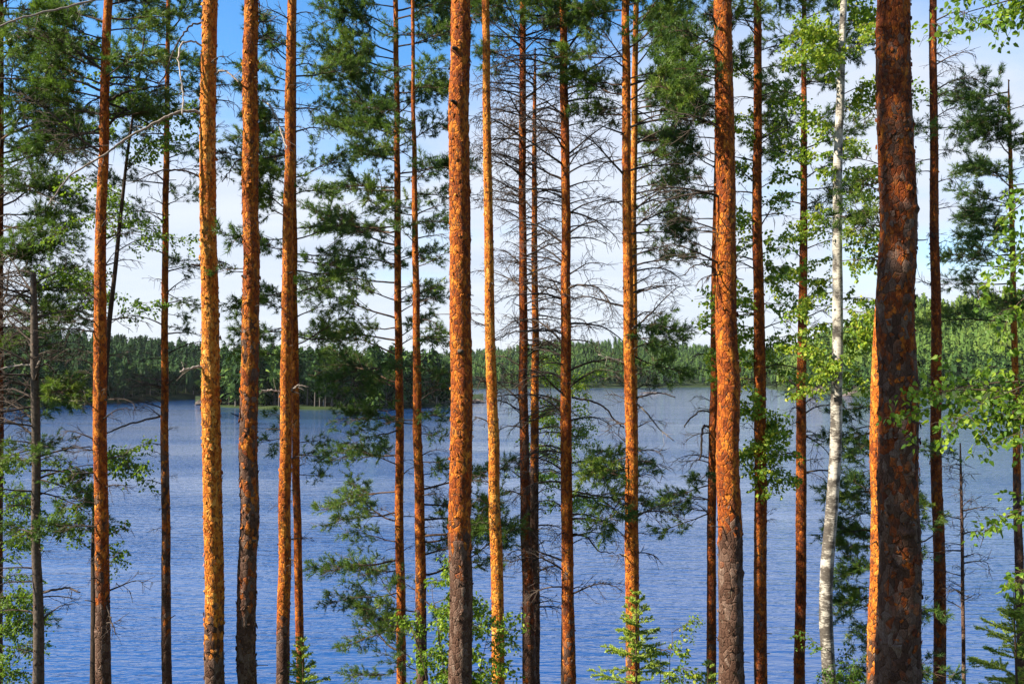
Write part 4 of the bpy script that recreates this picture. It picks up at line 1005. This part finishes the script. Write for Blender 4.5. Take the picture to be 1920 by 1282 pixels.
birch('small yellow-green birch standing between fork and drooping pine', 22.5, [(1060, 690, 2), (1058, 850, 4), (1055, 1282, 7)], live=[(690, 860, 'B', 70, 21, {'tint': (.25, 1)}), (860, 1000, 'B', 80, 12, {'tint': (0, .6)})], seed=32, leaf_s=.055, tint=(.25, 1), ztop=px2w(0, 680, 22.5)[2], crown=0, k=8, young=True)
birch('low leafy birch filling the bottom left corner', 16, [(-20, 780, 6), (-12, 1000, 9), (-10, 1282, 12)], live=[(840, 1282, 'R', 85, 21, {'elev': .25}), (1100, 1300, 'R', 80, 8)], seed=33, leaf_s=.055, tint=(0, .6), ztop=px2w(0, 740, 16)[2], crown=0, k=12, young=True)
spruce_sapling('bright green spruce sapling before the pine with the twin stem', 13, 1192, 1110, 1, .5, 1.5)
spruce_sapling('small spruce sapling tip at the foot of the pale stubbed pine', 13.2, 568, 1198, 2, .45, 1.4)
spruce_sapling('spruce sapling in the bottom right corner', 10.5, 1902, 1100, 3, .55, 1.4)
spruce_sapling('low dark spruce sapling between the dark and thick red pines', 12.8, 1328, 1245, 4)
leafy_shrub('green leafy shrub around the foot of the thick central pine', 13, 850, 1060, 1, 85, 6, .06)
leafy_shrub('small feathery rowan shrub right of the white birch', 13.5, 1603, 1215, 2, 35, 3, .045, 'rowan_shrub', (0, .5), .8)
leafy_shrub('yellow-green leafy shrub behind the spruce sapling', 14, 1235, 1160, 3, 30, 2, .055, 'leafy_shrub', (.4, 1), .7)

# trees of the same wood outside the frame, which shade the stand
G = 'pines of the wood around the camera'
plain_pine('pine standing left of the camera just outside the frame', -6.7, 6.2, 17.5, 1, .45, 1.9, 44, group=G)
plain_pine('second pine left of the camera outside the frame', -8.6, 5.7, 18.5, 5, .5, 1.9, 40, group=G)
plain_pine('tall pine beyond the left edge of the frame', -10.3, 14.0, 19.5, 2, .5, 1.3, 20, group=G)
plain_pine('pine far beyond the left edge of the frame down the bank', -12.1, 16.5, 12, 3, .45, 1.2, 16, group=G)
rb = random.Random(8)
for i in range(16):
    a = math.radians(-100 + 200 * (i + rb.random() * .8) / 16); d = rb.uniform(5, 11)
    plain_pine('pine of the wood behind the camera', math.sin(a) * d, -math.cos(a) * d - 1.0, rb.uniform(13, 18), 20 + i, .25, 2.4, 26, group=G)

# ---------------------------------------------------------------- the air over the lake
def haze(density):
    m, nt, out = new_mat('haze'); v = nt.nodes.new('ShaderNodeVolumePrincipled')
    v.inputs['Color'].default_value = (.86, .92, 1.0, 1); v.inputs['Density'].default_value = density; v.inputs['Anisotropy'].default_value = .2
    nt.links.new(v.outputs['Volume'], out.inputs['Volume'])
    x0, x1, y0, y1, z0, z1 = -6500, 6500, -6500, 7500, -12, 110
    V = np.array([(x, y, z) for x in (x0, x1) for y in (y0, y1) for z in (z0, z1)], float)
    Q = np.array([[0, 1, 3, 2], [4, 6, 7, 5], [0, 4, 5, 1], [2, 3, 7, 6], [0, 2, 6, 4], [1, 5, 7, 3]])
    o = link('haze', mk_mesh('haze', V, np.zeros((0, 3), np.int64), Q, smooth=False), mat=m, kind='stuff')
    o['label'] = 'thin bluish haze in the air over the lake'; o['category'] = 'haze'
haze(.00003)
